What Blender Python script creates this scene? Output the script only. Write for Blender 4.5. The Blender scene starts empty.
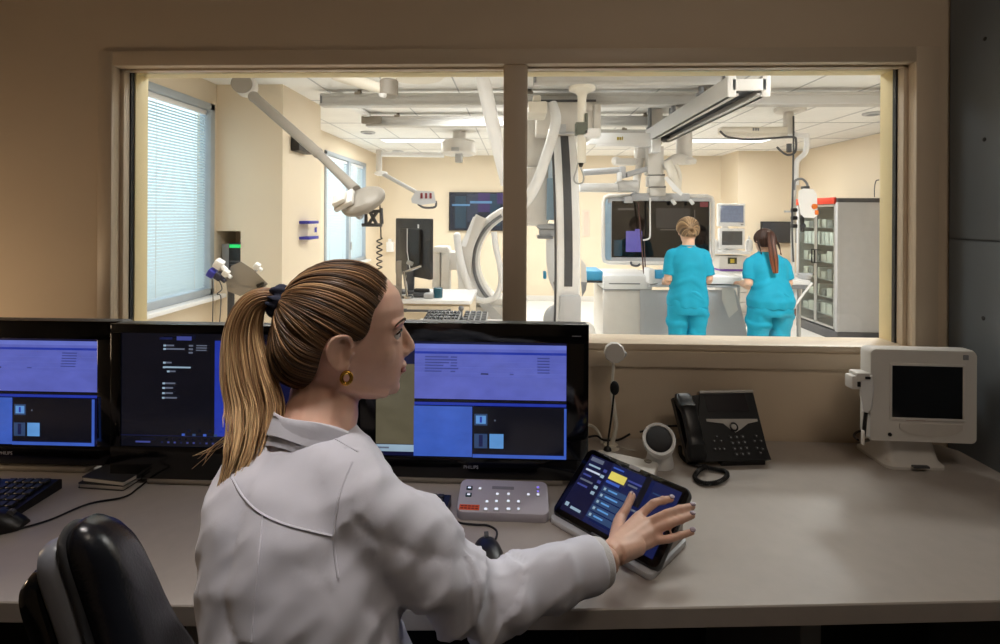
import bpy, bmesh, math, random
from mathutils import Vector, Matrix, Euler, noise
from mathutils.bvhtree import BVHTree
random.seed(7)
R = math.radians
sc = bpy.context.scene
COL = sc.collection
FL = 490.0; YAW = R(2.0); ROLL = R(0.32); EYE = Vector((0, 0, 1.62))

def P(px, py, y=None, z=None, x=None):
    """world point seen at photo pixel (px,py) on the plane y=, z= or x="""
    a = (px - 500) / FL; b = (215 - py) / FL
    a, b = a * math.cos(ROLL) - b * math.sin(ROLL), a * math.sin(ROLL) + b * math.cos(ROLL)
    d = Vector((a * math.cos(YAW) - math.sin(YAW), a * math.sin(YAW) + math.cos(YAW), b))
    t = y / d.y if y is not None else ((z - 1.62) / d.z if z is not None else x / d.x)
    return EYE + d * t

# ---------------------------------------------------------------- materials
def lin(h):
    if not isinstance(h, str): return tuple(h)
    c = [int(h[i:i + 2], 16) / 255 for i in (0, 2, 4)]
    return tuple((v / 12.92 if v <= .04045 else ((v + .055) / 1.055) ** 2.4) for v in c)

MATS = {}
def mat(name, col, rough=.5, metal=0., spec=.5, var=.06, scale=14., bump=0., bscale=None, trans=0., coat=0., stretch=None, sheen=0., subsurf=0.):
    if name in MATS: return MATS[name]
    m = bpy.data.materials.new(name); m.use_nodes = True
    nt = m.node_tree; N = nt.nodes; L = nt.links
    b = N['Principled BSDF']
    c = lin(col)
    tc = N.new('ShaderNodeTexCoord'); mp = N.new('ShaderNodeMapping')
    L.new(tc.outputs['Object'], mp.inputs['Vector'])
    if stretch: mp.inputs['Scale'].default_value = stretch
    nz = N.new('ShaderNodeTexNoise'); nz.inputs['Scale'].default_value = scale; nz.inputs['Detail'].default_value = 3
    L.new(mp.outputs['Vector'], nz.inputs['Vector'])
    rp = N.new('ShaderNodeValToRGB')
    rp.color_ramp.elements[0].position = .3; rp.color_ramp.elements[1].position = .7
    rp.color_ramp.elements[0].color = tuple(max(0, v * (1 - var)) for v in c) + (1,)
    rp.color_ramp.elements[1].color = tuple(min(1, v * (1 + var)) for v in c) + (1,)
    L.new(nz.outputs['Fac'], rp.inputs['Fac']); L.new(rp.outputs['Color'], b.inputs['Base Color'])
    b.inputs['Roughness'].default_value = rough; b.inputs['Metallic'].default_value = metal
    b.inputs['Specular IOR Level'].default_value = spec
    b.inputs['Transmission Weight'].default_value = trans
    b.inputs['Coat Weight'].default_value = coat
    if sheen: b.inputs['Sheen Weight'].default_value = sheen
    if subsurf:
        b.inputs['Subsurface Weight'].default_value = subsurf
        b.inputs['Subsurface Radius'].default_value = (.012, .005, .003); b.inputs['Subsurface Scale'].default_value = 1.0
    if bump:
        n2 = N.new('ShaderNodeTexNoise'); n2.inputs['Scale'].default_value = bscale or scale * 6; n2.inputs['Detail'].default_value = 4
        L.new(mp.outputs['Vector'], n2.inputs['Vector'])
        bp = N.new('ShaderNodeBump'); bp.inputs['Strength'].default_value = bump; bp.inputs['Distance'].default_value = .004
        L.new(n2.outputs['Fac'], bp.inputs['Height']); L.new(bp.outputs['Normal'], b.inputs['Normal'])
    MATS[name] = m
    return m

def glow(name, col, s=1.0):
    """something that gives off light itself: a screen area, an indicator, a lamp diffuser; also the reflection drawn on the hung display"""
    if name in MATS: return MATS[name]
    m = bpy.data.materials.new(name); m.use_nodes = True
    nt = m.node_tree; b = nt.nodes['Principled BSDF']
    b.inputs['Base Color'].default_value = (.01, .01, .012, 1); b.inputs['Roughness'].default_value = .18
    nz = nt.nodes.new('ShaderNodeTexNoise'); nz.inputs['Scale'].default_value = 9
    rp = nt.nodes.new('ShaderNodeValToRGB'); c = lin(col)
    rp.color_ramp.elements[0].position = .3; rp.color_ramp.elements[1].position = .7
    rp.color_ramp.elements[0].color = tuple(v * .9 for v in c) + (1,); rp.color_ramp.elements[1].color = tuple(min(1, v * 1.08) for v in c) + (1,)
    nt.links.new(nz.outputs['Fac'], rp.inputs['Fac']); nt.links.new(rp.outputs['Color'], b.inputs['Emission Color'])
    b.inputs['Emission Strength'].default_value = s
    MATS[name] = m
    return m

def glass_mat(name, tint=(1, 1, 1), refl=1.45, rough=.0):
    if name in MATS: return MATS[name]
    m = bpy.data.materials.new(name); m.use_nodes = True
    nt = m.node_tree; N = nt.nodes; L = nt.links
    N.remove(N['Principled BSDF']); out = N['Material Output']
    t = N.new('ShaderNodeBsdfTransparent'); t.inputs['Color'].default_value = (*tint, 1)
    g = N.new('ShaderNodeBsdfGlossy'); g.inputs['Roughness'].default_value = rough
    fr = N.new('ShaderNodeFresnel')      # back faces get the inverse index so a pane reflects alike from both sides
    ge = N.new('ShaderNodeNewGeometry'); mr = N.new('ShaderNodeMapRange'); mr.inputs['To Min'].default_value = refl; mr.inputs['To Max'].default_value = 1 / refl
    L.new(ge.outputs['Backfacing'], mr.inputs['Value']); L.new(mr.outputs['Result'], fr.inputs['IOR'])
    mx = N.new('ShaderNodeMixShader')
    L.new(fr.outputs[0], mx.inputs[0]); L.new(t.outputs[0], mx.inputs[1]); L.new(g.outputs[0], mx.inputs[2]); L.new(mx.outputs[0], out.inputs['Surface'])
    MATS[name] = m
    return m

def slat_mat(name, col):
    m = bpy.data.materials.new(name); m.use_nodes = True
    nt = m.node_tree; N = nt.nodes; L = nt.links
    N.remove(N['Principled BSDF']); out = N['Material Output']
    d = N.new('ShaderNodeBsdfDiffuse'); d.inputs['Color'].default_value = (*lin(col), 1)
    t = N.new('ShaderNodeBsdfTranslucent'); t.inputs['Color'].default_value = (*lin(col), 1)
    mx = N.new('ShaderNodeMixShader'); mx.inputs[0].default_value = .45
    L.new(d.outputs[0], mx.inputs[1]); L.new(t.outputs[0], mx.inputs[2]); L.new(mx.outputs[0], out.inputs['Surface'])
    MATS[name] = m
    return m

# ---------------------------------------------------------------- mesh builder
_boxcache = {}
class MB:
    def __init__(s): s.v = []; s.f = []; s.m = []; s.c = None
    def add(s, vs, fs, mi=0, M=None):
        b = len(s.v)
        s.v.extend([(M @ Vector(v)) if M is not None else Vector(v) for v in vs])
        s.f.extend([tuple(i + b for i in f) for f in fs]); s.m.extend([mi] * len(fs))
        return s
    def box(s, c, size, rot=None, bev=0., mi=0, seg=2):
        key = (tuple(round(v, 5) for v in size), round(bev, 5), seg)
        if key not in _boxcache:
            bm = bmesh.new(); bmesh.ops.create_cube(bm, size=1)
            for v in bm.verts: v.co = Vector((v.co.x * size[0], v.co.y * size[1], v.co.z * size[2]))
            b = min(bev, .49 * min(size))
            if b > 1e-6: bmesh.ops.bevel(bm, geom=bm.edges[:], offset=b, segments=seg, profile=.5, affect='EDGES')
            bm.verts.index_update()
            _boxcache[key] = ([v.co.copy() for v in bm.verts], [tuple(v.index for v in f.verts) for f in bm.faces]); bm.free()
        vs, fs = _boxcache[key]
        M = Matrix.Translation(Vector(c))
        if rot is not None: M = M @ (rot if isinstance(rot, Matrix) else Euler(rot).to_matrix()).to_4x4()
        return s.add(vs, fs, mi, M)
    def bb(s, x0, x1, y0, y1, z0, z1, bev=0., mi=0):
        return s.box(((x0 + x1) / 2, (y0 + y1) / 2, (z0 + z1) / 2), (abs(x1 - x0), abs(y1 - y0), abs(z1 - z0)), None, bev, mi)
    def pbox(s, px0, py0, px1, py1, y, d, bev=0., mi=0):
        a = P(px0, py0, y=y); b = P(px1, py1, y=y)
        return s.bb(a.x, b.x, y, y + d, b.z, a.z, bev, mi)
    def cyl(s, p0, p1, r0, r1=None, n=20, mi=0, bev=0.):
        p0 = Vector(p0); p1 = Vector(p1); r1 = r0 if r1 is None else r1
        h = (p1 - p0).length
        if bev: prof = [(0, 0), (r0 - bev, 0), (r0, bev), (r1, h - bev), (r1 - bev, h), (0, h)]
        else: prof = [(0, 0), (r0, 0), (r1, h), (0, h)]
        return s.lathe(prof, p0, p1 - p0, n, mi)
    def lathe(s, prof, loc=(0, 0, 0), axis=(0, 0, 1), n=28, mi=0):
        q = Vector(axis).to_track_quat('Z', 'Y').to_matrix().to_4x4()
        M = Matrix.Translation(Vector(loc)) @ q
        vs = []; fs = []; rings = []
        for r, z in prof:
            if r < 1e-7: rings.append([len(vs)]); vs.append((0, 0, z))
            else:
                rings.append(list(range(len(vs), len(vs) + n)))
                vs += [(r * math.cos(2 * math.pi * k / n), r * math.sin(2 * math.pi * k / n), z) for k in range(n)]
        for A, B in zip(rings, rings[1:]):
            for k in range(n):
                k2 = (k + 1) % n
                if len(A) == 1 and len(B) == 1: continue
                if len(A) == 1: fs.append((A[0], B[k2], B[k]))
                elif len(B) == 1: fs.append((A[k], A[k2], B[0]))
                else: fs.append((A[k], A[k2], B[k2], B[k]))
        return s.add(vs, fs, mi, M)
    def tube(s, pts, r, n=8, mi=0, flat=1., ref=None, closed=False):
        pts = [Vector(p) for p in pts]; k = len(pts)
        rs = r if isinstance(r, (list, tuple)) else [r] * k
        T = []
        for i in range(k):
            if closed: t = pts[(i + 1) % k] - pts[i - 1]
            else: t = pts[min(i + 1, k - 1)] - pts[max(i - 1, 0)]
            T.append(t.normalized() if t.length > 1e-9 else Vector((0, 0, 1)))
        u = Vector(ref) if ref is not None else (Vector((0, 0, 1)) if abs(T[0].z) < .9 else Vector((1, 0, 0)))
        vs = []; fs = []
        for i in range(k):
            u = (u - T[i] * u.dot(T[i]))
            u = u.normalized() if u.length > 1e-6 else T[i].orthogonal().normalized()
            w = T[i].cross(u)
            for j in range(n):
                a = 2 * math.pi * j / n
                vs.append(pts[i] + u * math.cos(a) * rs[i] + w * math.sin(a) * rs[i] * flat)
        for i in range(k if closed else k - 1):
            i2 = (i + 1) % k
            for j in range(n):
                j2 = (j + 1) % n
                fs.append((i * n + j, i * n + j2, i2 * n + j2, i2 * n + j))
        if not closed:
            fs.append(tuple(range(n - 1, -1, -1))); fs.append(tuple((k - 1) * n + j for j in range(n)))
        return s.add(vs, fs, mi)
    def loft(s, rings, mi=0, cap=True):
        """rings: lists of equal-length vertex loops"""
        n = len(rings[0]); vs = [v for r in rings for v in r]; fs = []
        for i in range(len(rings) - 1):
            for j in range(n):
                j2 = (j + 1) % n
                fs.append((i * n + j, i * n + j2, (i + 1) * n + j2, (i + 1) * n + j))
        if cap: fs.append(tuple(range(n - 1, -1, -1))); fs.append(tuple((len(rings) - 1) * n + j for j in range(n)))
        return s.add(vs, fs, mi)
    def slab(s, w, h, d, r, b=0., M=None, mi=0, n=6):
        """rounded-corner plate: w x h in local xy, thickness d along local +z, corner radius r, edge chamfer b"""
        rings = []
        lv = [(b, 0), (b * .3, b * .3), (0, b), (0, d - b), (b * .3, d - b * .3), (b, d)] if b else [(0, 0), (0, d)]
        for off, z in lv: rings.append([Vector((p[0], p[1], z)) for p in rrect(w - 2 * off, h - 2 * off, max(r - off, .0004), n)])
        if M is not None: rings = [[M @ v for v in r_] for r_ in rings]
        return s.loft(rings, mi)
    def prism(s, poly, d, M=None, mi=0):
        rings = [[Vector((p[0], p[1], z)) for p in poly] for z in (0, d)]
        if M is not None: rings = [[M @ v for v in r_] for r_ in rings]
        return s.loft(rings, mi)
    def ball(s, c, r, n=16, mi=0, M=None):
        r = (r, r, r) if not isinstance(r, (tuple, list)) else r
        prof = [(math.sin(math.pi * i / (n // 2 + 2)), -math.cos(math.pi * i / (n // 2 + 2))) for i in range(n // 2 + 3)]
        prof[0] = (0, -1); prof[-1] = (0, 1)
        t = MB().lathe(prof, n=n)
        Mx = Matrix.Translation(Vector(c)) @ (M.to_4x4() if M is not None else Matrix()) @ Matrix.Diagonal((*r, 1))
        return s.add(t.v, t.f, mi, Mx)
    def quad(s, a, b, c, d, mi=0): return s.add([a, b, c, d], [(0, 1, 2, 3)], mi)
    def xf(s, M): s.v = [M @ v for v in s.v]; return s
    def join(s, o, mi=None):
        b = len(s.v); s.v += o.v; s.f += [tuple(i + b for i in f) for f in o.f]; s.m += (o.m if mi is None else [mi] * len(o.f)); return s
    def build(s, name, mats, parent=None, sharp=38):
        org = ORG.get(parent.name, Vector()) if parent else Vector()
        me = bpy.data.meshes.new(name)
        me.from_pydata([tuple(v - org) for v in s.v], [], s.f)
        for m in (mats if isinstance(mats, (list, tuple)) else [mats]): me.materials.append(m)
        if any(s.m): me.polygons.foreach_set('material_index', s.m)
        me.polygons.foreach_set('use_smooth', [True] * len(me.polygons))
        me.update()
        bm = bmesh.new(); bm.from_mesh(me); bmesh.ops.recalc_face_normals(bm, faces=bm.faces); bm.to_mesh(me); bm.free()
        me.set_sharp_from_angle(angle=R(sharp))
        if s.c is not None:
            at = me.attributes.new('strand', 'FLOAT', 'POINT'); at.data.foreach_set('value', s.c)
        o = bpy.data.objects.new(name, me); COL.objects.link(o)
        if parent: o.parent = parent; ORG[o.name] = org
        return o

ORG = {}
def rrect(w, h, r, n=6):
    r = min(r, w / 2, h / 2); out = []
    for cx, cy, a0 in ((w / 2 - r, h / 2 - r, 0), (-w / 2 + r, h / 2 - r, 90), (-w / 2 + r, -h / 2 + r, 180), (w / 2 - r, -h / 2 + r, 270)):
        for k in range(n + 1):
            a = R(a0 + 90 * k / n); out.append((cx + r * math.cos(a), cy + r * math.sin(a)))
    return out

def tag(o, label, cat=None, group=None, kind=None):
    o['label'] = label
    if cat: o['category'] = cat
    if group: o['group'] = group
    if kind: o['kind'] = kind
    return o
def thing(name, label, cat, loc, group=None, kind=None):
    o = bpy.data.objects.new(name, None); COL.objects.link(o); o.empty_display_size = .05
    o.location = loc; ORG[o.name] = Vector(loc)
    return tag(o, label, cat, group, kind)
def part(name, mb, m, parent, label=None, sharp=38):
    o = mb.build(name, m, parent, sharp)
    if label: o['label'] = label
    return o
def solo(name, mb, m, label, cat, group=None, kind=None, sharp=38):
    """a thing that is one mesh, its origin at its base"""
    lo = Vector((sum(v.x for v in mb.v) / len(mb.v), sum(v.y for v in mb.v) / len(mb.v), min(v.z for v in mb.v)))
    mb.v = [v - lo for v in mb.v]
    o = mb.build(name, m, None, sharp); o.location = lo; ORG[o.name] = lo
    return tag(o, label, cat, group, kind)
def struct(name, mb, m, label=None, parent=None):
    o = mb.build(name, m, parent)
    if not parent:
        o['kind'] = 'structure'; o['label'] = label or name.replace('_', ' '); o['category'] = name.split('_')[0]
    return o
def dup(root, off, label, group=None):
    r = root.copy(); COL.objects.link(r); r.location = root.location + Vector(off); r['label'] = label
    if group: r['group'] = group
    for ch in list(root.children):
        c = ch.copy(); COL.objects.link(c); c.parent = r
        for g in list(ch.children):
            d = g.copy(); COL.objects.link(d); d.parent = c
    return r

def text_mb(body, size, M, ext=.0003, align='CENTER'):
    cu = bpy.data.curves.new('lettering', 'FONT'); cu.body = body; cu.size = size; cu.extrude = ext; cu.align_x = align; cu.align_y = 'CENTER'
    cu.resolution_u = 3
    o = bpy.data.objects.new('lettering', cu); COL.objects.link(o)
    dg = bpy.context.evaluated_depsgraph_get(); dg.update()
    me = bpy.data.meshes.new_from_object(o.evaluated_get(dg))
    mb = MB().add([v.co.copy() for v in me.vertices], [tuple(p.vertices) for p in me.polygons], 0, M)
    bpy.data.objects.remove(o); bpy.data.curves.remove(cu); bpy.data.meshes.remove(me)
    return mb

def fuse(mb, voxel, smooth=4, fac=.5):
    """grow several overlapping shapes into one continuous skin"""
    me = bpy.data.meshes.new('tmp'); me.from_pydata([tuple(v) for v in mb.v], [], mb.f)
    bm = bmesh.new(); bm.from_mesh(me); bmesh.ops.recalc_face_normals(bm, faces=bm.faces); bm.to_mesh(me); bm.free()
    o = bpy.data.objects.new('tmp', me); COL.objects.link(o)
    r = o.modifiers.new('r', 'REMESH'); r.mode = 'VOXEL'; r.voxel_size = voxel
    if smooth:
        q = o.modifiers.new('s', 'SMOOTH'); q.factor = fac; q.iterations = smooth
    dg = bpy.context.evaluated_depsgraph_get(); dg.update()
    m2 = bpy.data.meshes.new_from_object(o.evaluated_get(dg))
    out = MB().add([v.co.copy() for v in m2.vertices], [tuple(p.vertices) for p in m2.polygons])
    bpy.data.objects.remove(o); bpy.data.meshes.remove(me); bpy.data.meshes.remove(m2)
    return out

def smoothpts(pts, n=6):
    """Catmull-Rom through pts"""
    pts = [Vector(p) for p in pts]; out = []
    for i in range(len(pts) - 1):
        p0 = pts[max(i - 1, 0)]; p1 = pts[i]; p2 = pts[i + 1]; p3 = pts[min(i + 2, len(pts) - 1)]
        for k in range(n):
            t = k / n
            out.append(.5 * ((2 * p1) + (p2 - p0) * t + (2 * p0 - 5 * p1 + 4 * p2 - p3) * t * t + (3 * p1 - p0 - 3 * p2 + p3) * t ** 3))
    return out + [pts[-1]]
def lerp(a, b, t): return a + (b - a) * t
def interp(tab, x):
    if x <= tab[0][0]: return tab[0][1]
    for (x0, y0), (x1, y1) in zip(tab, tab[1:]):
        if x <= x1:
            t = (x - x0) / (x1 - x0); return y0 + (y1 - y0) * t
    return tab[-1][1]
def frame(o, xa, ya):
    """4x4 with origin o, local x along xa, local y along ya (orthogonalised), z = x cross y"""
    xa = Vector(xa).normalized(); ya = Vector(ya); ya = (ya - xa * ya.dot(xa)).normalized(); za = xa.cross(ya)
    M = Matrix((xa, ya, za)).transposed().to_4x4(); M.translation = Vector(o); return M

# ---------------------------------------------------------------- levels and palette
ZF = .22            # control-room floor (raised), operating-room floor is z = 0
ZD = .96            # worktop
ZC = 2.75           # ceilings
YW, YW2 = 1.477, 1.578   # observation wall
XL, XR, YB = -2.64, 4.86, 9.3   # operating room

M_wall = mat('beige_paint', 'D8C5AC', .75, var=.03, scale=3, bump=.05, bscale=160)
M_trimp = mat('beige_gloss_trim', 'D2C0A8', .45, var=.02, scale=4)
M_orwall = mat('cream_paint', 'E3D4BC', .7, var=.02, scale=2, bump=.03, bscale=120)
M_stop = mat('cream_jamb', 'E6D4A4', .55, var=.02, scale=5)
M_ceil = mat('ceiling_tile_white', 'F6F5F2', .8, var=.03, scale=5, bump=.06, bscale=90)
M_orfloor = mat('pale_vinyl', 'ECE9E4', .35, var=.05, scale=6)
M_carpet = mat('dark_vinyl', '3C3A38', .6, var=.2, scale=20)
M_darkpanel = mat('slate_panel', '666C72', .55, var=.05, scale=3)
M_black = mat('black_plastic', '121214', .38, var=.1)
M_blackgl = mat('black_gloss', '08080A', .12, var=.1)
M_char = mat('charcoal_plastic', '2A2B2E', .45)
M_white = mat('white_enamel', 'EDEDED', .35, var=.02)
M_offw = mat('off_white_plastic', 'DCD8D2', .42, var=.03)
M_warmw = mat('warm_white_enamel', 'E9E3D6', .38, var=.02)
M_lgrey = mat('light_grey_plastic', 'B9BABD', .45, var=.03)
M_mgrey = mat('mid_grey_plastic', '85878B', .45, var=.04)
M_dgrey = mat('dark_grey_plastic', '4B4C50', .5, var=.05)
M_tgrey = mat('taupe_grey_plastic', '8B8378', .5, var=.05)
M_alu = mat('brushed_aluminium', 'B4B6B8', .32, .85, var=.06, scale=40, stretch=(1, 1, 12))
M_steel = mat('polished_steel', 'C9CACC', .18, 1., var=.04)
M_ral = mat('grey_rail_enamel', 'C9C8C6', .4, .1, var=.03)
M_blue = mat('cobalt_plastic', '2B2FA0', .4)
M_bluef = mat('sky_blue_vinyl', '3E9CC8', .5, var=.05)
M_slateb = mat('slate_blue_panel', '8FA9BC', .4, var=.03)
M_red = mat('red_enamel', 'D23A22', .4)
M_orange = mat('orange_plastic', 'E0762A', .4)
M_wood = mat('walnut_veneer', '7A4A2C', .45, var=.25, scale=6, stretch=(12, 12, 1))
M_glass = glass_mat('clear_pane', (.97, .985, .98))
M_cabglass = glass_mat('cabinet_glass', (.86, .9, .88))
M_acry = glass_mat('clear_acrylic', (.93, .94, .97))

# ---------------------------------------------------------------- the setting: observation wall
a = P(115, 66, y=YW); b = P(912, 345, y=YW)
OX0, OX1, OZ1, OZ0 = a.x, b.x, (P(120, 65, y=YW).z + P(906, 65, y=YW).z) / 2, P(700, 345, y=YW).z
WLx, WRx = -2.3, 1.252
w = MB()
w.bb(WLx - .1, OX0, YW, YW2, 0, ZC); w.bb(OX1, XR + .1, YW, YW2, 0, ZC)
w.bb(OX0, OX1, YW, YW2, OZ1, ZC); w.bb(OX0, OX1, YW, YW2, 0, OZ0)
w.bb(XL - .1, WLx - .1, YW, YW2, 0, ZC)
struct('wall_front', w, M_wall)
win = thing('window_1', 'wide two-pane observation window into the operating room', 'window', ((OX0 + OX1) / 2, YW, OZ0), kind='structure')
cs = MB(); t = .045
for (x0, x1, z0, z1) in ((OX0 - t, OX0, OZ0 - t, OZ1 + t), (OX1, OX1 + t + .02, OZ0 - t, OZ1 + t), (OX0, OX1, OZ1, OZ1 + t), (OX0, OX1, OZ0 - .065, OZ0 - .018)):
    cs.bb(x0, x1, YW - .012, YW + .002, z0, z1, .003)
part('casing', cs, M_trimp, win)
sl = MB(); sl.bb(OX0 - .0, OX1 + .0, YW - .004, YW2 + .01, OZ0 - .018, OZ0 + .003, .004)
part('sill', sl, M_trimp, win)
st = MB()
for (x0, x1, z0, z1) in ((OX0, OX0 + .012, OZ0, OZ1), (OX1 - .012, OX1, OZ0, OZ1)):
    st.bb(x0, x1, YW + .02, YW + .045, z0, z1, .002)
st.bb(OX0, OX1, YW + .02, YW + .045, OZ1 - .006, OZ1, .001)
part('glazing_stop', st, M_trimp, win)
gk = MB()
gk.bb(OX0, OX0 + .016, YW + .045, YW + .058, OZ0, OZ1); gk.bb(OX1 - .016, OX1, YW + .045, YW + .058, OZ0, OZ1)
part('gasket', gk, M_black, win)
jb = MB()
jb.bb(OX0, OX0 + .02, YW + .058, YW2 + .012, OZ0, OZ1, .002); jb.bb(OX1 - .014, OX1, YW + .058, YW2 + .012, OZ0, OZ1, .002)
jb.bb(OX0 + .014, OX1 - .014, YW + .058, YW2 + .012, OZ1 - .004, OZ1, .001)
part('jamb_liner', jb, M_stop, win)
mx0, mx1 = P(503, 200, y=YW).x, P(527, 200, y=YW).x
ml = MB(); ml.bb(mx0 + .004, mx1 - .004, YW - .004, YW2 - .01, OZ0, OZ1, .002)
ml.bb(mx0, mx0 + .012, YW + .0, YW + .03, OZ0, OZ1, .002); ml.bb(mx1 - .012, mx1, YW, YW + .03, OZ0, OZ1, .002)
part('mullion', ml, M_trimp, win)
for x0, x1 in ((OX0 + .006, mx0 + .02), (mx1 - .02, OX1 - .006)):
    g = MB(); g.bb(x0, x1, YW + .049, YW + .055, OZ0 + .002, OZ1 - .006); part('pane', g, M_glass, win)

# control room shell
w = MB(); w.bb(WLx - .1, WLx, -1.8, YW, 0, ZC); struct('wall_left', w, M_wall)
w = MB(); w.bb(WLx - .1, WRx + .1, -1.9, -1.8, 0, ZC); struct('wall_back', w, M_wall)
w = MB(); w.bb(WRx, WRx + .06, -1.8, YW - .012, 0, 1.556, .002); w.bb(WRx, WRx + .06, -1.8, YW - .012, 1.561, ZC, .002)
w.bb(WRx + .01, WRx + .1, -1.8, YW, 0, ZC)
for zz in (2.10, 1.83, 1.35, .9, 2.4):
    for yy in (1.36, .7, 0., -.8): w.ball((WRx, yy, zz), (.002, .006, .006), 8, 1)
struct('wall_right', w, [M_darkpanel, M_black])
w = MB(); w.bb(WLx - .1, WRx + .1, -1.9, YW, 0, ZF); struct('floor_control', w, M_carpet)
w = MB(); w.bb(WLx - .1, WRx + .1, -1.9, YW2, ZC, ZC + .1); struct('ceiling_control', w, M_ceil)

# operating room shell
w = MB(); w.bb(XL - .7, XR + .1, YW2, YB + .1, -.1, 0); struct('floor_theatre', w, M_orfloor)
w = MB(); w.bb(XL - .1, XR + .1, YW2, YB + .1, ZC, ZC + .1)
for k in range(14):   # tile joints
    xx = XL + .3 + .6 * k
    w.bb(xx - .006, xx + .006, YW2 + .02, YB - .02, ZC - .004, ZC, 0, 1)
for k in range(7):
    yy = 2.4 + 1.2 * k
    w.bb(XL + .02, XR - .02, yy - .006, yy + .006, ZC - .004, ZC, 0, 1)
struct('ceiling_theatre', w, [M_ceil, M_lgrey])
w = MB(); w.bb(XL - .1, XR + .1, YB, YB + .1, 0, ZC); struct('wall_far', w, M_orwall)
w = MB(); w.bb(XR, XR + .1, YW2, YB, 0, ZC); struct('wall_theatre_right', w, M_orwall)
YP0, YP1, XP = 4.21, 5.03, -2.05
# left wall with two window openings
W1 = (3.3, 4.16, .92, 2.56); W2 = (6.62, 8.42, .84, 2.50)
w = MB()
def wl(y0, y1, z0, z1): w.bb(XL - .14, XL, y0, y1, z0, z1)
wl(YW2, W1[0], 0, ZC); wl(W1[1], W2[0], 0, ZC); wl(W2[1], YB, 0, ZC)
for W in (W1, W2): wl(W[0], W[1], 0, W[2]); wl(W[0], W[1], W[3], ZC)
struct('wall_theatre_left', w, M_orwall)
# pillar with a small niche in its front face
n0 = P(213, 231, y=YP0); n1 = P(240.5, 266, y=YP0)
w = MB()
w.bb(XL, n0.x, YP0, YP1, 0, ZC); w.bb(n1.x, XP, YP0, YP1, 0, ZC)
w.bb(n0.x, n1.x, YP0, YP1, 0, n1.z - .12); w.bb(n0.x, n1.x, YP0, YP1, n0.z, ZC); w.bb(n0.x, n1.x, YP0 + .3, YP1, n1.z - .12, n0.z)
struct('pillar', w, M_orwall, 'cream pillar beside the near blind window')
XC0, YC0 = P(738, 200, y=8.6).x, 8.6
w = MB(); w.bb(XC0, XR, YC0, YB, 0, ZC); struct('column', w, M_orwall, 'boxed-out column in the far right corner')
bs = MB(); bs.bb(XL, XC0, YB - .015, YB, 0, .1, .004); bs.bb(XC0, XR, YC0 - .015, YC0, 0, .1, .004)
struct('baseboard_far', bs, M_offw)

# blind windows
M_slat = slat_mat('blind_slat', 'E6EEF0')
M_wframe = mat('grey_window_frame', 'A9B2BA', .4, var=.03)
def blind_window(name, W, bars, label, bl_label):
    y0, y1, z0, z1 = W
    t = thing(name, label, 'window', (XL, (y0 + y1) / 2, z0), kind='structure')
    f = MB()
    for (a0, a1, c0, c1) in ((y0, y0 + .06, z0, z1), (y1 - .06, y1, z0, z1), (y0, y1, z0, z0 + .06), (y0, y1, z1 - .06, z1)):
        f.bb(XL - .08, XL + .02, a0, a1, c0, c1, .006)
    part('window_frame', f, M_wframe, t)
    for yb in bars:
        m = MB(); m.bb(XL - .075, XL + .015, yb - .05, yb + .05, z0 + .05, z1 - .05, .006); part('mullion', m, M_wframe, t)
        h = MB(); h.box((XL + .03, yb, 1.12), (.02, .02, .12), None, .004); part('handle', h, M_steel, t)
    g = MB(); g.bb(XL - .07, XL - .064, y0 + .03, y1 - .03, z0 + .03, z1 - .03); part('pane', g, M_glass, t)
    s = MB(); s.bb(XL - .1, XL + .1, y0 - .06, y1 + .05, z0 - .035, z0, .006); part('window_sill', s, M_white, t)
    edges = [y0 + .06] + [v for yb in bars for v in (yb - .05, yb + .05)] + [y1 - .06]
    for k in range(0, len(edges), 2):
        e0, e1 = edges[k] + .008, edges[k + 1] - .008
        bt = thing('window_blind', bl_label[k // 2], 'blind', (XL - .03, (e0 + e1) / 2, z0 + .06), 'window blinds')
        hr = MB(); hr.bb(XL - .05, XL - .01, e0, e1, z1 - .1, z1 - .062, .004); part('head_rail', hr, M_white, bt)
        sm = MB(); z = z0 + .08
        while z < z1 - .11:
            sm.box((XL - .03, (e0 + e1) / 2, z), (.026, e1 - e0, .0012), (0, R(48), 0)); z += .0235
        part('slats', sm, M_slat, bt)
        cd = MB()
        for q in (.2, .8): cd.tube([(XL - .014, lerp(e0, e1, q), z0 + .07), (XL - .014, lerp(e0, e1, q), z1 - .09)], .0016, 5)
        part('ladder_cord', cd, M_offw, bt)
blind_window('window_2', W1, [], 'near window with venetian blind on the left wall', ['closed white venetian blind in the window nearest the observation glass'])
blind_window('window_3', W2, [7.62], 'far double window with venetian blinds on the left wall',
             ['pale venetian blind in the nearer sash of the far double window', 'pale venetian blind in the farther sash of the far double window'])

# ---------------------------------------------------------------- camera
cd = bpy.data.cameras.new('camera'); cam = bpy.data.objects.new('camera', cd); COL.objects.link(cam)
cd.sensor_width = 36; cd.lens = FL / 1000 * 36; cd.shift_y = -(322 - 215) / 1000; cd.clip_start = .02
cam.matrix_world = Matrix.Translation(EYE) @ Matrix.Rotation(YAW, 4, 'Z') @ Matrix.Rotation(R(90), 4, 'X') @ Matrix.Rotation(ROLL, 4, 'Z')
sc.camera = cam

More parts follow.
